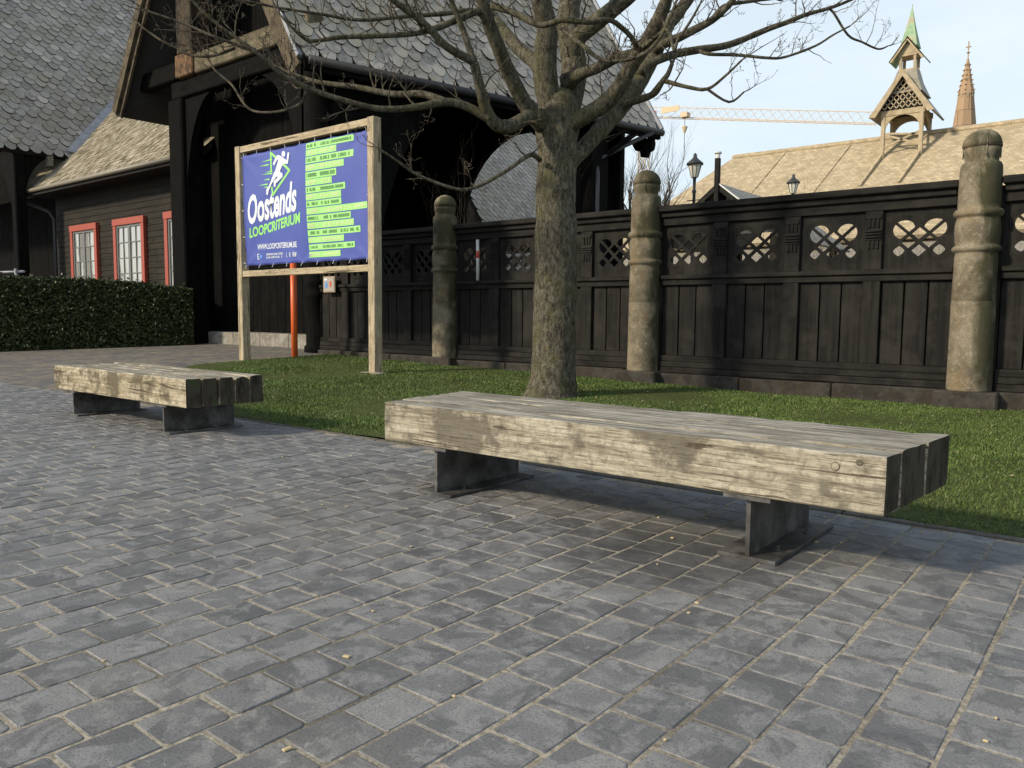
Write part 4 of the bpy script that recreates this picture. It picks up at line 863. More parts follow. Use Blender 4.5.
# ================================================================ TREE
TREE={
 'T':[(-4.777,6.538,-0.043,0.3222),(-4.776,6.550,0.060,0.2685),(-4.770,6.574,0.234,0.2344),(-4.781,6.600,0.541,0.2226),(-4.801,6.635,1.002,0.2177),(-4.830,6.680,1.616,0.2129),(-4.862,6.711,2.128,0.2026),(-4.879,6.743,2.538,0.2055),(-4.894,6.759,2.794,0.2199),(-4.899,6.778,2.999,0.2007),(-4.907,6.787,3.132,0.1338)],
 'A1':[(-4.917,6.720,2.840,0.1230),(-4.945,6.649,3.108,0.1237),(-4.938,6.599,3.410,0.1185),(-4.897,6.572,3.687,0.1081),(-4.880,6.445,3.933,0.0971),(-4.847,6.315,4.258,0.0816),(-4.857,6.226,4.687,0.0626),(-4.805,6.196,5.197,0.0353)],
 'A2':[(-4.855,6.862,2.858,0.1241),(-4.878,7.013,3.217,0.1318),(-4.958,7.119,3.594,0.1294),(-5.048,7.148,3.929,0.1202),(-5.097,7.283,4.342,0.1115),(-5.122,7.457,4.927,0.0923),(-5.239,7.571,5.634,0.0622)],
 'B':[(-4.952,6.580,2.769,0.0894),(-4.979,6.380,2.900,0.0762),(-5.008,6.128,3.166,0.0730),(-4.982,5.914,3.377,0.0676),(-4.986,5.744,3.612,0.0610),(-4.960,5.600,3.871,0.0512),(-5.008,5.410,4.249,0.0335)],
 'C':[(-5.051,6.754,3.310,0.0931),(-5.226,6.827,3.491,0.0790),(-5.512,6.878,3.714,0.0701),(-5.801,6.936,4.010,0.0607),(-6.098,6.990,4.329,0.0508),(-6.448,7.003,4.669,0.0404)],
 'D':[(-4.961,6.642,2.811,0.1226),(-4.950,6.394,2.821,0.0747),(-4.938,6.064,2.661,0.0675),(-4.952,5.857,2.642,0.0615),(-4.967,5.729,2.757,0.0541),(-4.945,5.632,2.887,0.0479),(-4.943,5.531,3.129,0.0418)],
 'D1':[(-4.943,5.531,3.129,0.0399),(-5.042,5.268,3.221,0.0356),(-5.110,5.099,3.360,0.0307),(-5.186,4.920,3.460,0.0276),(-5.236,4.759,3.539,0.0238),(-5.354,4.555,3.714,0.0168)],
 'D2':[(-4.943,5.531,3.129,0.0327),(-5.003,5.448,3.400,0.0270),(-5.024,5.326,3.611,0.0231),(-5.051,5.201,3.850,0.0175)],
 'D3':[(-4.966,5.785,2.677,0.0488),(-5.099,5.624,2.774,0.0429),(-5.225,5.461,2.806,0.0398),(-5.350,5.222,2.731,0.0329),(-5.534,4.939,2.684,0.0279),(-5.724,4.663,2.735,0.0258),(-5.902,4.399,2.819,0.0237),(-6.027,4.182,2.935,0.0207),(-6.080,4.023,3.055,0.0187),(-6.293,3.748,3.287,0.0151),(-6.386,3.566,3.478,0.0116)],
 'D4':[(-5.225,5.461,2.806,0.0371),(-5.484,5.392,2.905,0.0338),(-5.779,5.285,2.931,0.0305),(-6.123,5.147,3.023,0.0270),(-6.495,4.984,3.097,0.0225),(-6.752,4.916,3.194,0.0158),(-6.935,4.906,3.273,0.0100)],
 'M':[(-5.004,5.736,3.676,0.0389),(-5.032,5.574,3.582,0.0329),(-5.154,5.193,3.362,0.0276),(-5.240,4.853,3.244,0.0242),(-5.431,4.430,3.154,0.0201),(-5.539,4.206,3.084,0.0165),(-5.540,4.078,3.097,0.0130),(-5.588,3.924,3.220,0.0096)],
 'M2':[(-5.800,6.919,3.845,0.0331),(-5.940,6.709,4.135,0.0284),(-6.116,6.298,4.034,0.0245),(-6.292,5.885,3.924,0.0208),(-6.453,5.484,3.815,0.0183),(-6.604,5.102,3.797,0.0148),(-6.815,4.674,3.794,0.0116),(-6.971,4.291,3.807,0.0094)],
 'E':[(-4.822,6.748,2.752,0.1030),(-4.576,6.762,2.828,0.0819),(-4.357,6.822,2.943,0.0819),(-4.198,6.838,3.083,0.0781),(-4.067,6.835,3.266,0.0744),(-3.922,6.842,3.434,0.0698),(-3.783,6.849,3.654,0.0635),(-3.686,6.816,3.810,0.0566),(-3.576,6.817,4.181,0.0430)],
 'F':[(-4.868,6.892,2.408,0.1032),(-4.800,7.139,2.624,0.0835),(-4.705,7.374,2.882,0.0907),(-4.614,7.604,3.135,0.0917),(-4.531,7.835,3.447,0.0877),(-4.481,8.042,3.788,0.0835),(-4.444,8.235,4.091,0.0739),(-4.383,8.440,4.333,0.0694),(-4.250,8.724,4.751,0.0540)],
 'G':[(-4.849,6.845,3.235,0.0925),(-4.647,6.819,3.272,0.0605),(-4.468,6.837,3.303,0.0548),(-4.265,6.880,3.371,0.0492),(-4.070,6.912,3.398,0.0437),(-3.920,6.913,3.481,0.0326)],
 'G2':[(-4.499,7.734,3.460,0.0597),(-4.471,7.833,3.574,0.0524),(-4.315,8.104,3.718,0.0475),(-4.151,8.376,3.809,0.0446),(-3.964,8.665,3.890,0.0406),(-3.853,8.895,3.994,0.0377),(-3.670,9.190,4.158,0.0346),(-3.534,9.443,4.278,0.0303),(-3.421,9.676,4.399,0.0259),(-3.204,9.996,4.535,0.0215),(-3.056,10.259,4.672,0.0169)],
 'H':[(-4.489,7.967,3.749,0.0607),(-4.357,7.949,3.793,0.0545),(-4.129,8.013,3.868,0.0474),(-3.858,8.117,3.994,0.0405),(-3.683,8.143,4.116,0.0348),(-3.632,8.196,4.221,0.0316),(-3.417,8.277,4.546,0.0208)],
 'H2':[(-3.858,8.117,3.994,0.0277),(-3.813,8.304,4.183,0.0237),(-3.682,8.548,4.268,0.0207),(-3.470,8.858,4.354,0.0177)],
 'I':[(-4.635,7.517,3.078,0.0539),(-4.468,7.526,3.117,0.0426),(-4.272,7.560,3.154,0.0379),(-4.200,7.558,3.193,0.0398),(-4.132,7.557,3.273,0.0312),(-4.089,7.601,3.356,0.0271),(-4.087,7.680,3.476,0.0230)],
 'I2':[(-4.109,7.577,3.283,0.0250),(-3.855,7.577,3.180,0.0194),(-3.649,7.609,3.132,0.0171),(-3.479,7.627,3.224,0.0139),(-3.308,7.652,3.362,0.0108)],
 'I3':[(-3.649,7.609,3.132,0.0131),(-3.447,7.692,2.990,0.0120),(-3.336,7.792,3.091,0.0090)],
 'J':[(-4.880,5.705,3.656,0.0292),(-4.670,5.736,3.565,0.0279),(-4.404,5.805,3.414,0.0267),(-4.224,5.889,3.441,0.0265),(-4.051,6.026,3.425,0.0256),(-3.930,6.194,3.463,0.0240),(-3.890,6.351,3.430,0.0225),(-3.868,6.492,3.376,0.0229),(-3.959,6.740,3.369,0.0265)],
 'K':[(-4.660,6.398,3.644,0.0212),(-4.219,6.200,3.308,0.0201),(-4.027,6.209,3.150,0.0198),(-3.859,6.277,3.117,0.0188),(-3.683,6.359,3.156,0.0178),(-3.586,6.450,3.272,0.0169),(-3.546,6.569,3.468,0.0152),(-3.526,6.671,3.667,0.0126)],
 'L':[(-4.934,7.068,3.546,0.0984),(-4.839,7.036,3.721,0.0914),(-4.647,7.077,3.852,0.0869),(-4.434,7.134,3.978,0.0811),(-4.227,7.190,4.141,0.0754),(-3.955,7.327,4.555,0.0558)],
 'N':[(-4.885,6.464,2.395,0.0261),(-4.841,6.243,2.404,0.0225),(-4.842,5.966,2.248,0.0200),(-4.889,5.787,2.134,0.0188),(-4.961,5.587,2.023,0.0176),(-5.035,5.394,1.987,0.0155),(-5.239,5.112,2.094,0.0135),(-5.326,4.926,2.208,0.0107),(-5.393,4.753,2.301,0.0088)],
 'Q':[(-6.081,4.025,3.072,0.0153),(-6.177,3.886,3.105,0.0144),(-6.299,3.730,3.161,0.0126),(-6.467,3.604,3.251,0.0109),(-6.620,3.359,3.319,0.0083)],
 'Q2':[(-6.221,3.913,3.088,0.0128),(-6.369,3.786,3.018,0.0119),(-6.515,3.669,3.025,0.0111),(-6.619,3.593,3.092,0.0102),(-6.708,3.526,3.142,0.0094),(-6.847,3.427,3.259,0.0077)],
 'Q3':[(-5.899,4.397,2.776,0.0131),(-5.976,4.389,2.684,0.0124),(-6.147,4.310,2.633,0.0116),(-6.395,4.240,2.648,0.0108),(-6.535,4.200,2.723,0.0109),(-6.684,4.166,2.917,0.0101),(-6.860,4.105,3.068,0.0092),(-6.997,4.079,3.249,0.0074)],
 'S1':[(-4.151,8.376,3.809,0.0223),(-3.999,8.361,3.732,0.0199),(-3.715,8.457,3.691,0.0175),(-3.410,8.567,3.629,0.0151),(-3.249,8.632,3.624,0.0139),(-2.988,8.790,3.727,0.0128),(-2.829,8.865,3.828,0.0106),(-2.679,8.930,3.906,0.0084)],
 'S2':[(-3.268,9.943,4.522,0.0167),(-3.200,9.992,4.475,0.0155),(-3.061,10.141,4.221,0.0144),(-2.941,10.295,4.157,0.0133),(-2.800,10.466,4.091,0.0121),(-2.723,10.599,4.146,0.0085)],
 'U':[(-3.962,6.802,3.368,0.0286),(-3.704,6.624,3.377,0.0201),(-3.517,6.518,3.379,0.0169),(-3.440,6.494,3.186,0.0150),(-3.393,6.475,3.256,0.0131),(-3.273,6.456,3.377,0.0112),(-3.168,6.425,3.493,0.0085)],
}
tr = thing('bare_tree', 'large bare leafless tree with lichened trunk on the lawn behind the near bench', 'tree', (-4.78, 6.54, .02))
def smooth(P_, sub=5):
    out = []
    for i in range(len(P_)-1):
        p0, p1, p2, p3 = P_[max(i-1, 0)], P_[i], P_[i+1], P_[min(i+2, len(P_)-1)]
        for k in range(sub):
            t = k/sub; out.append(tuple(.5*((2*b_)+(c-a)*t+(2*a-5*b_+4*c-d)*t*t+(3*b_-a-3*c+d)*t**3) for a, b_, c, d in zip(p0, p1, p2, p3)))
    out.append(P_[-1]); return out
def limb(P_, n=12, seed=0, lump=.08, flare=False):
    """bark tube with knobbly rings"""
    P_ = smooth(P_, 6 if n > 10 else 4); V = []; Fc = []; up0 = None
    for i, p in enumerate(P_):
        c = Vector(p[:3]); a = Vector(P_[max(i-1, 0)][:3]); b_ = Vector(P_[min(i+1, len(P_)-1)][:3]); t = (b_-a).normalized()
        if up0 is None: up0 = t.orthogonal().normalized()
        up0 = (up0-t*up0.dot(t)).normalized(); sd_ = t.cross(up0); R_ = max(p[3], .003)
        for k in range(n):
            an_ = 2*math.pi*k/n; d = up0*math.cos(an_)+sd_*math.sin(an_)
            q = 1+lump*noise.noise((c+d*R_)*(1.2/ max(R_, .03))*.5+Vector((seed, 0, 0)))+lump*.6*noise.noise((c+d*R_)*9+Vector((seed, 3, 0)))
            if flare and c.z < .45: q += .18*(1-c.z/.45)**2*(noise.noise((math.cos(an_)*1.6, math.sin(an_)*1.6, 5))+.3)
            V.append(c+d*R_*q)
    for i in range(len(P_)-1):
        for k in range(n): Fc.append((i*n+k, i*n+(k+1) % n, (i+1)*n+(k+1) % n, (i+1)*n+k))
    Fc.append(tuple(range(n))[::-1]); Fc.append(tuple((len(P_)-1)*n+k for k in range(n)))
    return V, Fc
rt_ = random.Random(11)
for q, (k, P_) in enumerate(TREE.items()):
    big = P_[0][3] > .08; mb = MB(); mb.add(*limb(P_, 28 if k == 'T' else (16 if big else 8), q*3.7, .07 if k == 'T' else .1, k == 'T'))
    o = mb.build('trunk' if k == 'T' else 'branch', M['bark'] if P_[0][3] > .02 else M['twig'], tr, True)
# twigs: grown from the limbs, curving up at the tips
tw = MB()
def grow(p, d, r, ln, lvl):
    n_ = 5 if lvl == 0 else 4; pts = [Vector(p)]; rad = [r]; d = Vector(d).normalized()
    for i in range(n_):
        d = (d+Vector((rt_.gauss(0, .22), rt_.gauss(0, .22), rt_.gauss(.16, .17)))).normalized(); pts.append(pts[-1]+d*ln/n_); rad.append(max(r*(1-.8*(i+1)/n_), .0016))
    tw.tube(pts, rad, 4 if lvl else 5, cap=False)
    if lvl < 2:
        for i in range(1, n_):
            if rt_.random() < (.75 if lvl == 0 else .5):
                side_ = d.cross(Vector((rt_.gauss(0, 1), rt_.gauss(0, 1), rt_.gauss(0, 1)))).normalized()
                grow(pts[i], (pts[i+1]-pts[i]).normalized()*.6+side_*.9, rad[i]*.65, ln*rt_.uniform(.3, .6), lvl+1)
    for i in range(1, n_+1):      # buds and spurs
        if rt_.random() < .5:
            s_ = Vector((rt_.gauss(0, 1), rt_.gauss(0, 1), rt_.gauss(.4, .8))).normalized(); tw.tube([pts[i], pts[i]+s_*rt_.uniform(.015, .05)], [.0028, .002], 4, cap=False)
for k, P_ in TREE.items():
    if k == 'T': continue
    S2 = smooth(P_, 4); L_ = 0
    for i in range(2, len(S2)-1):
        seg = (Vector(S2[i+1][:3])-Vector(S2[i][:3])); r = S2[i][3]; L_ += seg.length
        base = .1 if r > .06 else (.22 if r > .03 else .42)
        if S2[i][2] > 4.6: base *= .6
        for _ in range(2):
            if rt_.random() < base*clamp(seg.length/.07, .3, 2.2)*.5:
                sd_ = seg.cross(Vector((rt_.gauss(0, 1), rt_.gauss(0, 1), rt_.gauss(0, 1)))).normalized(); sd_ = (sd_+Vector((0, 0, .55))).normalized()
                grow(Vector(S2[i][:3])+sd_*r*.7, seg.normalized()*.55+sd_, clamp(r*.4, .0035, .009), rt_.uniform(.12, .42)+.08, 0 if rt_.random() < .5 else 1)
    e = S2[-1]; dd = Vector(S2[-1][:3])-Vector(S2[-3][:3])
    if e[3] < .03:
        for _ in range(2): grow(e[:3], dd.normalized()+Vector((rt_.gauss(0, .3), rt_.gauss(0, .3), rt_.gauss(0, .3))), max(e[3]*.7, .004), rt_.uniform(.2, .45), 1)
tag(tw.build('twigs', M['twig'], tr, True, fix=False), kind='stuff')

# ================================================================ BEYOND THE FENCE
def bare_shrub(name, label, cat, c, h, spread, nst, r0, seed, trunk=0, group=None, m='twig'):
    r = random.Random(seed); t = thing(name, label, cat, c, group); mb = MB(); c = Vector(c)
    def g(p, d, rad, ln, lv):
        pts = [p]; rr = [rad]
        for i in range(4):
            d = (d+Vector((r.gauss(0, .16), r.gauss(0, .16), r.gauss(.06, .12)))).normalized(); pts.append(pts[-1]+d*ln/4); rr.append(rad*(1-.17*(i+1)))
        mb.tube(pts, rr, 5 if lv < 2 else 4, cap=False)
        if lv < 4:
            for i in range(1, 5):
                for _ in range(1 if lv else 2):
                    if r.random() < .8: g(pts[i], d*.8+Vector((r.gauss(0, .6), r.gauss(0, .6), r.gauss(.15, .4)))*spread, rr[i]*.62, ln*r.uniform(.45, .7), lv+1)
    if trunk:
        MB().tube([c, c+Vector((.05, 0, trunk*.5)), c+Vector((0, .05, trunk))], [r0*1.25, r0*1.05, r0], 10).build('trunk', M['bark'], t, True); base = c+Vector((0, .05, trunk))
    else: base = c
    for k in range(nst):
        an_ = 2*math.pi*k/nst+r.uniform(-.3, .3); g(base, Vector((math.cos(an_)*spread, math.sin(an_)*spread, r.uniform(.8, 1.3))).normalized(), r0*.6, h*r.uniform(.5, .75), 0)
    o = mb.build('crown', M[m], t, True, fix=False)
bare_shrub('bare_shrub', 'leafless shrub rising behind the fence under the porch arch', 'shrub', (-9.45, 11.4, 0), 3.0, .42, 7, .034, 21)
bare_shrub('bare_tree', 'small distant bare tree below the crane arm', 'tree', (-19.2, 33.0, 0), 5.6, .42, 7, .2, 5, trunk=3.0)
bare_shrub('bare_shrub', 'leafless shrub glimpsed through the fence lattice right of the tan post', 'shrub', (-5.6, 13.2, 0), 2.7, .5, 9, .03, 8)
bare_shrub('bare_shrub', 'leafless shrub glimpsed through the middle lattice of the right fence bay', 'shrub', (-4.2, 13.8, 0), 2.8, .5, 9, .03, 9)
bare_shrub('bare_shrub', 'leafless shrub glimpsed through the lattice beside the mossy post', 'shrub', (-2.7, 13.4, 0), 2.0, .5, 9, .03, 12)
wl = thing('white_railing', 'white railing glimpsed through the lattice left of the tree', 'railing', (-9.6, 12.6, 0))
for z in (1.75, 2.02): MB().box(-10.6, -8.9, 12.58, 12.63, z, z+.06, .006).build('rail', M['white'], wl)
for k in range(7): MB().box(-10.55+k*.26, -10.51+k*.26, 12.59, 12.62, 0, 2.0, .004).build('baluster', M['white'], wl)
vn = thing('red_sign', 'small red sign glimpsed through the lattice behind the right fence bay', 'sign', (-4.55, 10.2, 0))
MB().box(-4.64, -4.52, 10.2, 10.22, 1.75, 1.95, .004).build('face', M['print_red'], vn); MB().tube([(-4.58, 10.24, 0), (-4.58, 10.24, 1.95)], [.02]*2, 8).build('pole', M['iron'], vn, True)

# slate roofed outbuilding seen through the porch arch; its near slope faces right, away from the sun
ob = thing('slate_outbuilding', 'grey slate roofed building seen through the porch arch', 'building', (-22, 23, 0))
MB().box(-26.5, -17.4, 20.4, 25.6, 0, 3.4).build('wall', M['wall'], ob)
r1 = slab([(-17, 20, 3.2), (-17, 26, 3.2), (-22, 26, 11.5), (-22, 20, 11.5)], .15, 'roof', M['under'], ob); slab([(-27, 20, 3.2), (-27, 26, 3.2), (-22, 26, 11.5), (-22, 20, 11.5)], .15, 'roof', M['slates'], ob)
u_ = Vector((0, 1, 0)); v_ = Vector((-5, 0, 8.3)).normalized(); fl = MB(); V0, F0 = scale_mesh(.3, .42); nn = u_.cross(v_).normalized()
if nn.x < 0: nn = -nn; u_ = -u_
for j in range(44):
    for i in range(20):
        p = Vector((-17, 20 if u_.y > 0 else 26, 3.2))+u_*(.3*(i+.5*(j % 2)))+v_*(.21*(j+2))+nn*.03
        vv2 = (v_-nn*.06).normalized(); n2 = u_.cross(vv2); mw = Matrix(((u_.x, vv2.x, n2.x, p.x), (u_.y, vv2.y, n2.y, p.y), (u_.z, vv2.z, n2.z, p.z), (0, 0, 0, 1)))
        fl.add([mw @ Vector(q) for q in V0], F0)
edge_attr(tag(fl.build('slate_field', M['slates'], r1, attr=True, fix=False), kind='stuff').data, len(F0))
MB().prism([(-26.6, 20.35, 3.4), (-17.4, 20.35, 3.4), (-22, 20.35, 11.2)], (0, .1, 0)).build('gable', M['wall'], ob)

# chapel with long sandy roof
ch = thing('long_chapel', 'long chapel with sandy tiled roof beyond the fence on the right', 'building', (0, 50, 0))
RZ = 11.2
roofq = [Vector((-27.6, 42.4, 4.9)), Vector((40, 42.4, 4.9)), Vector((40, 50, RZ)), Vector((-22.0, 50, RZ))]
slab(roofq, .25, 'roof', M['tiles'], ch)
slab([Vector((-27.6, 57.6, 4.9)), Vector((40, 57.6, 4.9)), Vector((40, 50, RZ)), Vector((-22.0, 50, RZ))], .25, 'roof', M['tiles'], ch)
MB().prism([(-27.6, 42.4, 4.9), (-27.6, 57.6, 4.9), (-22.0, 50, RZ)], (.3, 0, -.05)).build('hip', M['tiles'], ch)
MB().box(-26.5, 39, 43.2, 56.5, 0, 5.2).build('wall', M['wall'], ch)
for k in range(12):
    xx = -24+k*4.6; wd_ = MB(); wd_.prism([(xx, 43.12, 1.6), (xx+1.4, 43.12, 1.6), (xx+1.4, 43.12, 3.6), (xx+.7, 43.12, 4.5), (xx, 43.12, 3.6)], (0, .1, 0)); wd_.build('window', M['grey_paint'], ch)
slab([Vector((-26, 40.6, 3.2)), Vector((39, 40.6, 3.2)), Vector((39, 43.1, 4.8)), Vector((-26, 43.1, 4.8))], .15, 'aisle_roof', M['slates'], ch)
MB().box(-26, 39, 40.9, 43.15, 0, 3.2).build('aisle_wall', M['wall'], ch)
MB().tube([(-22.0, 50, RZ+.03), (40, 50, RZ+.03)], [.16, .16], 8).build('ridge_tiles', M['tiles'], ch, True)
for xx in (-18.5, -14.6, -2.6): MB().beam((xx-1.2, 44.0, 4.9+1.6*.829+.03), (xx, 49.8, RZ-.12), .02, .02).build('lightning_strip', M['tiles'], ch)

# bellcote
bc = thing('bellcote', 'small open timber bell turret with green copper spire on the chapel ridge', 'turret', (-11.4, 49.2, 10.4))
BXa, BXb, BYa, BYb = -12.45, -10.5, 48.3, 50.2
for xx in (BXa, BXb):
    for yy in (BYa, BYb): MB().box(xx-.1, xx+.1, yy-.1, yy+.1, 9.2 if yy < 49 else 10.6, 12.35, .02).build('post', M['timber'], bc)
    MB().beam((xx, BYa, 10.0), (xx-.5, BYa-2.2, 8.05), .06, .06).build('stay', M['timber'], bc)
for a_, b2 in (((BXa, BYa, 10.35), (BXb, BYa, 11.1)), ((BXa, BYa, 11.1), (BXb, BYa, 10.35)), ((BXa, BYa, 11.15), (BXb, BYa, 10.9)), ((BXb, BYa, 10.5), (BXb, BYb, 11.3)), ((BXa, BYb, 11.2), (BXb, BYb, 11.2))):
    MB().beam(a_, b2, .04, .05).build('brace', M['timber'], bc)
for yy in (BYa, BYb): MB().box(BXa-.15, BXb+.15, yy-.09, yy+.09, 12.05, 12.36, .02).build('plate_beam', M['timber'], bc)
for xx in (BXa, BXb): MB().box(xx-.09, xx+.09, BYa, BYb, 12.06, 12.35, .02).build('plate_beam', M['timber'], bc)
for yy in (BYa, BYb):
    spandrel((BXa+.1, yy, 12.05), (1, 0, 0), .85, .8, .1, M['timber'], bc); spandrel((BXb-.1, yy, 12.05), (-1, 0, 0), .85, .8, .1, M['timber'], bc)
spandrel((BXb, BYa+.1, 12.05), (0, 1, 0), .85, .8, .1, M['timber'], bc); spandrel((BXb, BYb-.1, 12.05), (0, -1, 0), .85, .8, .1, M['timber'], bc)
MB().box(BXa, BXb, BYa, BYb, 12.36, 12.42).build('bell_floor', M['tar_x'], bc)
cxm = (BXa+BXb)/2; e0 = 1.62
# bell cast roof curving up to the lantern: four concave slopes
def pyr(name, m, half, z, parent):
    V = []; Fc = []
    for h, zz in zip(half, z): V += [(cxm-h[0], 49.25-h[1], zz), (cxm+h[0], 49.25-h[1], zz), (cxm+h[0], 49.25+h[1], zz), (cxm-h[0], 49.25+h[1], zz)]
    for i in range(len(half)-1):
        for k in range(4): Fc.append((i*4+k, i*4+(k+1) % 4, (i+1)*4+(k+1) % 4, (i+1)*4+k))
    Fc.append((3, 2, 1, 0)); mb = MB(); mb.add(V, Fc); return mb.build(name, m, parent)
def gable_front(name, hw, z0, z1, y, th, m):
    """pair of barge boards with an open triangle between"""
    for s in (-1, 1):
        P_ = [(cxm+s*hw, y, z0), (cxm, y, z1), (cxm, y, z1-.38), (cxm+s*(hw-.34), y, z0-.02)]; MB().prism(P_, (0, th, 0)).build(name, m, bc)
slab([(cxm+1.62, 47.9, 12.0), (cxm+1.62, 50.7, 12.0), (cxm, 50.5, 14.35), (cxm, 47.9, 14.35)], .1, 'lower_roof', M['slates'], bc); slab([(cxm-1.62, 47.9, 12.0), (cxm-1.62, 50.7, 12.0), (cxm, 50.5, 14.35), (cxm, 47.9, 14.35)], .1, 'lower_roof', M['slates'], bc)
gable_front('barge_board', 1.66, 12.0, 14.42, 47.8, .1, M['timber'])
lt_ = MB()
for k in range(-6, 7):
    for s in (-1, 1):
        x0_ = cxm+k*.3; 
        za, zb = 12.4, 13.95; xa_, xb_ = x0_, x0_+s*(zb-za)*.8
        # clip to the triangle
        pts = [(xa_+(xb_-xa_)*q/24, za+(zb-za)*q/24) for q in range(25)]; pts = [p for p in pts if p[1] < 13.98-abs(p[0]-cxm)*1.42]
        if len(pts) > 2: lt_.beam((pts[0][0], 48.12, pts[0][1]), (pts[-1][0], 48.12, pts[-1][1]), .024, .024)
lt_.build('lattice', M['timber'], bc)
MB().prism([(cxm-1.15, 48.3, 12.42), (cxm+1.15, 48.3, 12.42), (cxm, 48.3, 14.1)], (0, .05, 0)).build('gable_back', M['tar_x'], bc)
pyr('roof_neck', M['slates'], [(.95, 1.15), (.62, .7), (.5, .55)], [13.2, 14.0, 14.5], bc)
for sx in (-1, 1):
    for sy in (-1, 1): MB().box(cxm+sx*.36-.07, cxm+sx*.36+.07, 49.25+sy*.4-.07, 49.25+sy*.4+.07, 14.45, 15.35, .01).build('lantern_post', M['timber'], bc)
MB().box(cxm-.48, cxm+.48, 48.75, 49.75, 14.5, 14.62, .01).build('lantern_sill', M['timber'], bc); MB().box(cxm-.48, cxm+.48, 48.75, 49.75, 15.32, 15.45, .01).build('lantern_plate', M['timber'], bc)
MB().prism([(cxm-.5, 48.74, 15.45), (cxm+.5, 48.74, 15.45), (cxm, 48.74, 16.1)], (0, .06, 0)).build('upper_gable', M['timber'], bc)
for s in (-1, 1):
    MB().prism([(cxm+s*.92, 48.5, 15.05), (cxm, 48.5, 16.35), (cxm, 48.5, 16.1), (cxm+s*.74, 48.5, 15.03)], (0, .08, 0)).build('upper_barge_board', M['timber'], bc)
    slab([(cxm+s*.92, 48.5, 15.08), (cxm+s*.92, 50.0, 15.08), (cxm, 49.6, 16.3), (cxm, 48.5, 16.3)], .06, 'upper_roof', M['copper'], bc)
pyr('spire', M['copper'], [(.44, .5), (.3, .32), (.16, .16), (.015, .015)], [15.85, 16.5, 17.2, 18.05], bc)
MB().tube([(cxm, 49.25, 17.9), (cxm, 49.25, 18.2)], [.025, .015], 6).build('finial', M['timber'], bc)

# church spire in the distance
cs = thing('church_spire', 'distant tan stone church spire with small cross', 'spire', (-20.95, 120, 0))
sp = MB(); sp.lathe((-20.95, 120, 0), [(2.6, 0), (2.6, 17), (1.62, 24.5), (1.4, 26.0), (1.02, 29.2), (.95, 29.9), (1.0, 30.2), (.95, 30.5), (.62, 31.8), (.15, 34.5), (.1, 34.7)], 8); sp.build('stone_spire', M['church'], cs)
ck = MB()
for k in range(8):
    an_ = k*math.pi/4
    for q in range(6):
        z_ = 30.6+q*.65; r_ = .92-(z_-30.5)*.2; ck.obox((-20.95+math.cos(an_)*r_, 120+math.sin(an_)*r_, z_), Vector((math.cos(an_), math.sin(an_), .5)).normalized(), Vector((-math.sin(an_), math.cos(an_), 0)), Vector((-math.cos(an_)*.45, -math.sin(an_)*.45, .9)).normalized(), .14, .07, .07)
ck.build('crockets', M['church'], cs)
for k in range(8):
    an_ = (k+.5)*math.pi/4; MB().obox((-20.95+math.cos(an_)*.9, 120+math.sin(an_)*.9, 30.0), Vector((math.cos(an_), math.sin(an_), 0)), Vector((-math.sin(an_), math.cos(an_), 0)), Vector((0, 0, 1)), .06, .1, .3).build('lucarne', M['tiles'], cs)
MB().box(-21.01, -20.89, 119.95, 120.05, 34.7, 36.9).build('cross', M['church'], cs); MB().box(-21.25, -20.65, 119.96, 120.04, 36.1, 36.25).build('cross_arm', M['church'], cs)
MB().lathe((-20.95, 120, 35.3), [(.05, 0), (.22, .15), (.05, .3)], 8).build('knop', M['church'], cs)

# crane
cr = thing('tower_crane', 'pale yellow tower crane far behind the roofs', 'crane', (-85, 150, 0))
def lattice_beam(name, a_, b2, wd_, n_, m, parent, tri=False):
    a_, b2 = Vector(a_), Vector(b2); d = (b2-a_).normalized(); s_ = d.cross(Vector((0, 0, 1))); s_ = s_.normalized() if s_.length > .01 else Vector((1, 0, 0)); u2 = s_.cross(d).normalized(); mb = MB(); hw = wd_/2
    cs_ = [(-hw, 0), (hw, 0), (0, wd_*1.5)] if tri else [(-hw, -hw), (hw, -hw), (hw, hw), (-hw, hw)]
    for x_, y_ in cs_: mb.beam(a_+s_*x_+u2*y_, b2+s_*x_+u2*y_, .065, .065)
    for i in range(n_):
        p, q = a_+(b2-a_)*i/n_, a_+(b2-a_)*(i+1)/n_
        for k in range(len(cs_)):
            c1, c2 = cs_[k], cs_[(k+1) % len(cs_)]; mb.beam(p+s_*c1[0]+u2*c1[1], q+s_*c2[0]+u2*c2[1], .03, .03)
    return mb.build(name, m, parent)
J0, J1 = Vector((-87.5, 150, 42.9)), Vector((-42.0, 158, 36.5))
lattice_beam('mast', (-86, 150, 0), (-86, 150, 44), 1.6, 24, M['crane'], cr)
lattice_beam('jib', J0, J1, 1.4, 26, M['crane'], cr, True)
MB().box(-84.9, -83.9, 149.2, 150.8, 41.0, 43.8, .05).build('cab', M['white'], cr); MB().box(-83.2, -82.5, 148.6, 148.9, 40.6, 43.2, .02).build('red_panel', M['print_red'], cr)
MB().box(-81.5, -77.5, 149.0, 149.15, 42.5, 43.6).build('name_board', M['crane'], cr)
MB().box(-77.4, -75.9, 149.5, 151, 41.2, 42.2, .05).build('trolley', M['crane'], cr)
MB().tube([(-76.6, 150, 41.3), (-76.6, 150, 33.0)], [.06, .06], 5).build('hoist_rope', M['iron'], cr); MB().lathe((-76.6, 150, 38.0), [(.1, 0), (.35, .5), (.6, 1.2), (.6, 1.4)], 8).build('hook_block', M['crane'], cr)

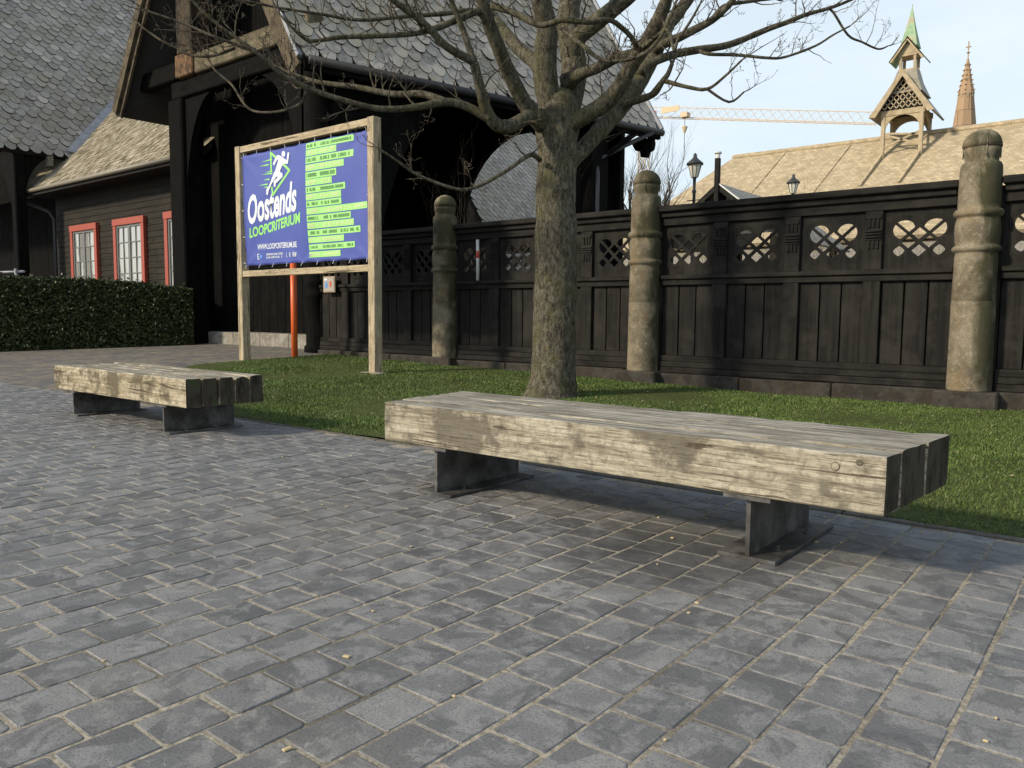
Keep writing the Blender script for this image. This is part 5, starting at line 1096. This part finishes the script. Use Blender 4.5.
# street lamps
def lamp(label, X, Y, top):
    t = thing('street_lamp', label, 'street lamp', (X, Y, 0), 'lantern street lamps beyond the fence')
    MB().lathe((X, Y, 0), [(.14, 0), (.14, .5), (.07, .6), (.055, 1.5), (.045, top-1.05), (.07, top-1.0), (.04, top-.92), (.05, top-.62), (.09, top-.58)], 12).build('post', M['iron'], t, True)
    MB().lathe((X, Y, top-.58), [(.1, 0), (.19, .34), (.2, .36)], 8).build('lantern_glass', M['lampglass'], t)
    fr = MB()
    for k in range(8):
        a_ = k*math.pi/4; fr.tube([(X+.1*math.cos(a_), Y+.1*math.sin(a_), top-.58), (X+.2*math.cos(a_), Y+.2*math.sin(a_), top-.21)], [.012]*2, 4)
    fr.build('lantern_frame', M['iron'], t)
    MB().lathe((X, Y, top-.215), [(.25, 0), (.24, .05), (.17, .11), (.12, .15), (.07, .2), (.05, .25), (.06, .28), (.02, .34)], 16).build('lantern_hood', M['iron'], t, True)
    MB().tube([(X-.22, Y, top-1.25), (X+.22, Y, top-1.25)], [.016]*2, 6).build('ladder_bar', M['iron'], t)
lamp('lantern street lamp standing left of the small gable', -10.87, 22, 5.55)
lamp('lantern street lamp of which only the head clears the fence', -10.8, 30, 6.06)

# lych gate with small dark gable
lg = thing('gate_shelter', 'small dark gabled gate roof with white tipped finial above the fence', 'shelter', (-7.32, 18, 0))
gx, gz = -7.32, 3.66; s_ = .80
for s in (-1, 1):
    slab([(gx+s*1.5, 15.95, gz-1.5*s_), (gx+s*1.5, 20.2, gz-1.5*s_), (gx, 20.2, gz), (gx, 15.95, gz)], .05, 'roof', M['slates'], lg)
    MB().prism([(gx+s*1.5, 15.86, gz-1.5*s_-.01), (gx, 15.86, gz-.01), (gx, 15.86, gz-.14), (gx+s*1.4, 15.86, gz-1.5*s_-.06)], (0, .06, 0)).build('barge_board', M['tar_x'], lg)
    MB().box(gx+s*1.2-.08, gx+s*1.2+.08, 16, 16.16, 0, gz-1.1, .01).build('post', M['tar_z'], lg); MB().box(gx+s*1.2-.08, gx+s*1.2+.08, 19.8, 19.96, 0, gz-1.1, .01).build('post', M['tar_z'], lg)
MB().prism([(gx, 15.85, gz+.02), (gx+1.52, 15.85, gz-1.5*s_+.02), (gx+1.52, 15.85, gz-1.5*s_-.015), (gx, 15.85, gz-.015)], (0, .02, 0)).build('lead_verge', M['white'], lg)
tr_ = MB()
for k in range(3): tr_.beam((gx+(k-1)*.22, 15.95, gz-.16-.14*abs(k-1)), (gx+(k-1)*.22, 15.95, gz-.75), .02, .03)
tr_.beam((gx-.6, 15.95, gz-.55), (gx+.6, 15.95, gz-.55), .03, .04); tr_.build('tracery', M['tar_x'], lg)
MB().prism([(gx-1.2, 16.3, gz-1.05), (gx+1.2, 16.3, gz-1.05), (gx, 16.3, gz-.06)], (0, .03, 0)).build('gable_back', M['black'], lg)
MB().box(gx-.05, gx+.05, 15.82, 15.92, gz-.45, gz+.5, .008).build('finial', M['tar_z'], lg); MB().lathe((gx, 15.87, gz+.5), [(.045, 0), (.05, .08), (.08, .1), (.08, .125)], 10).build('finial_tip', M['white'], lg)
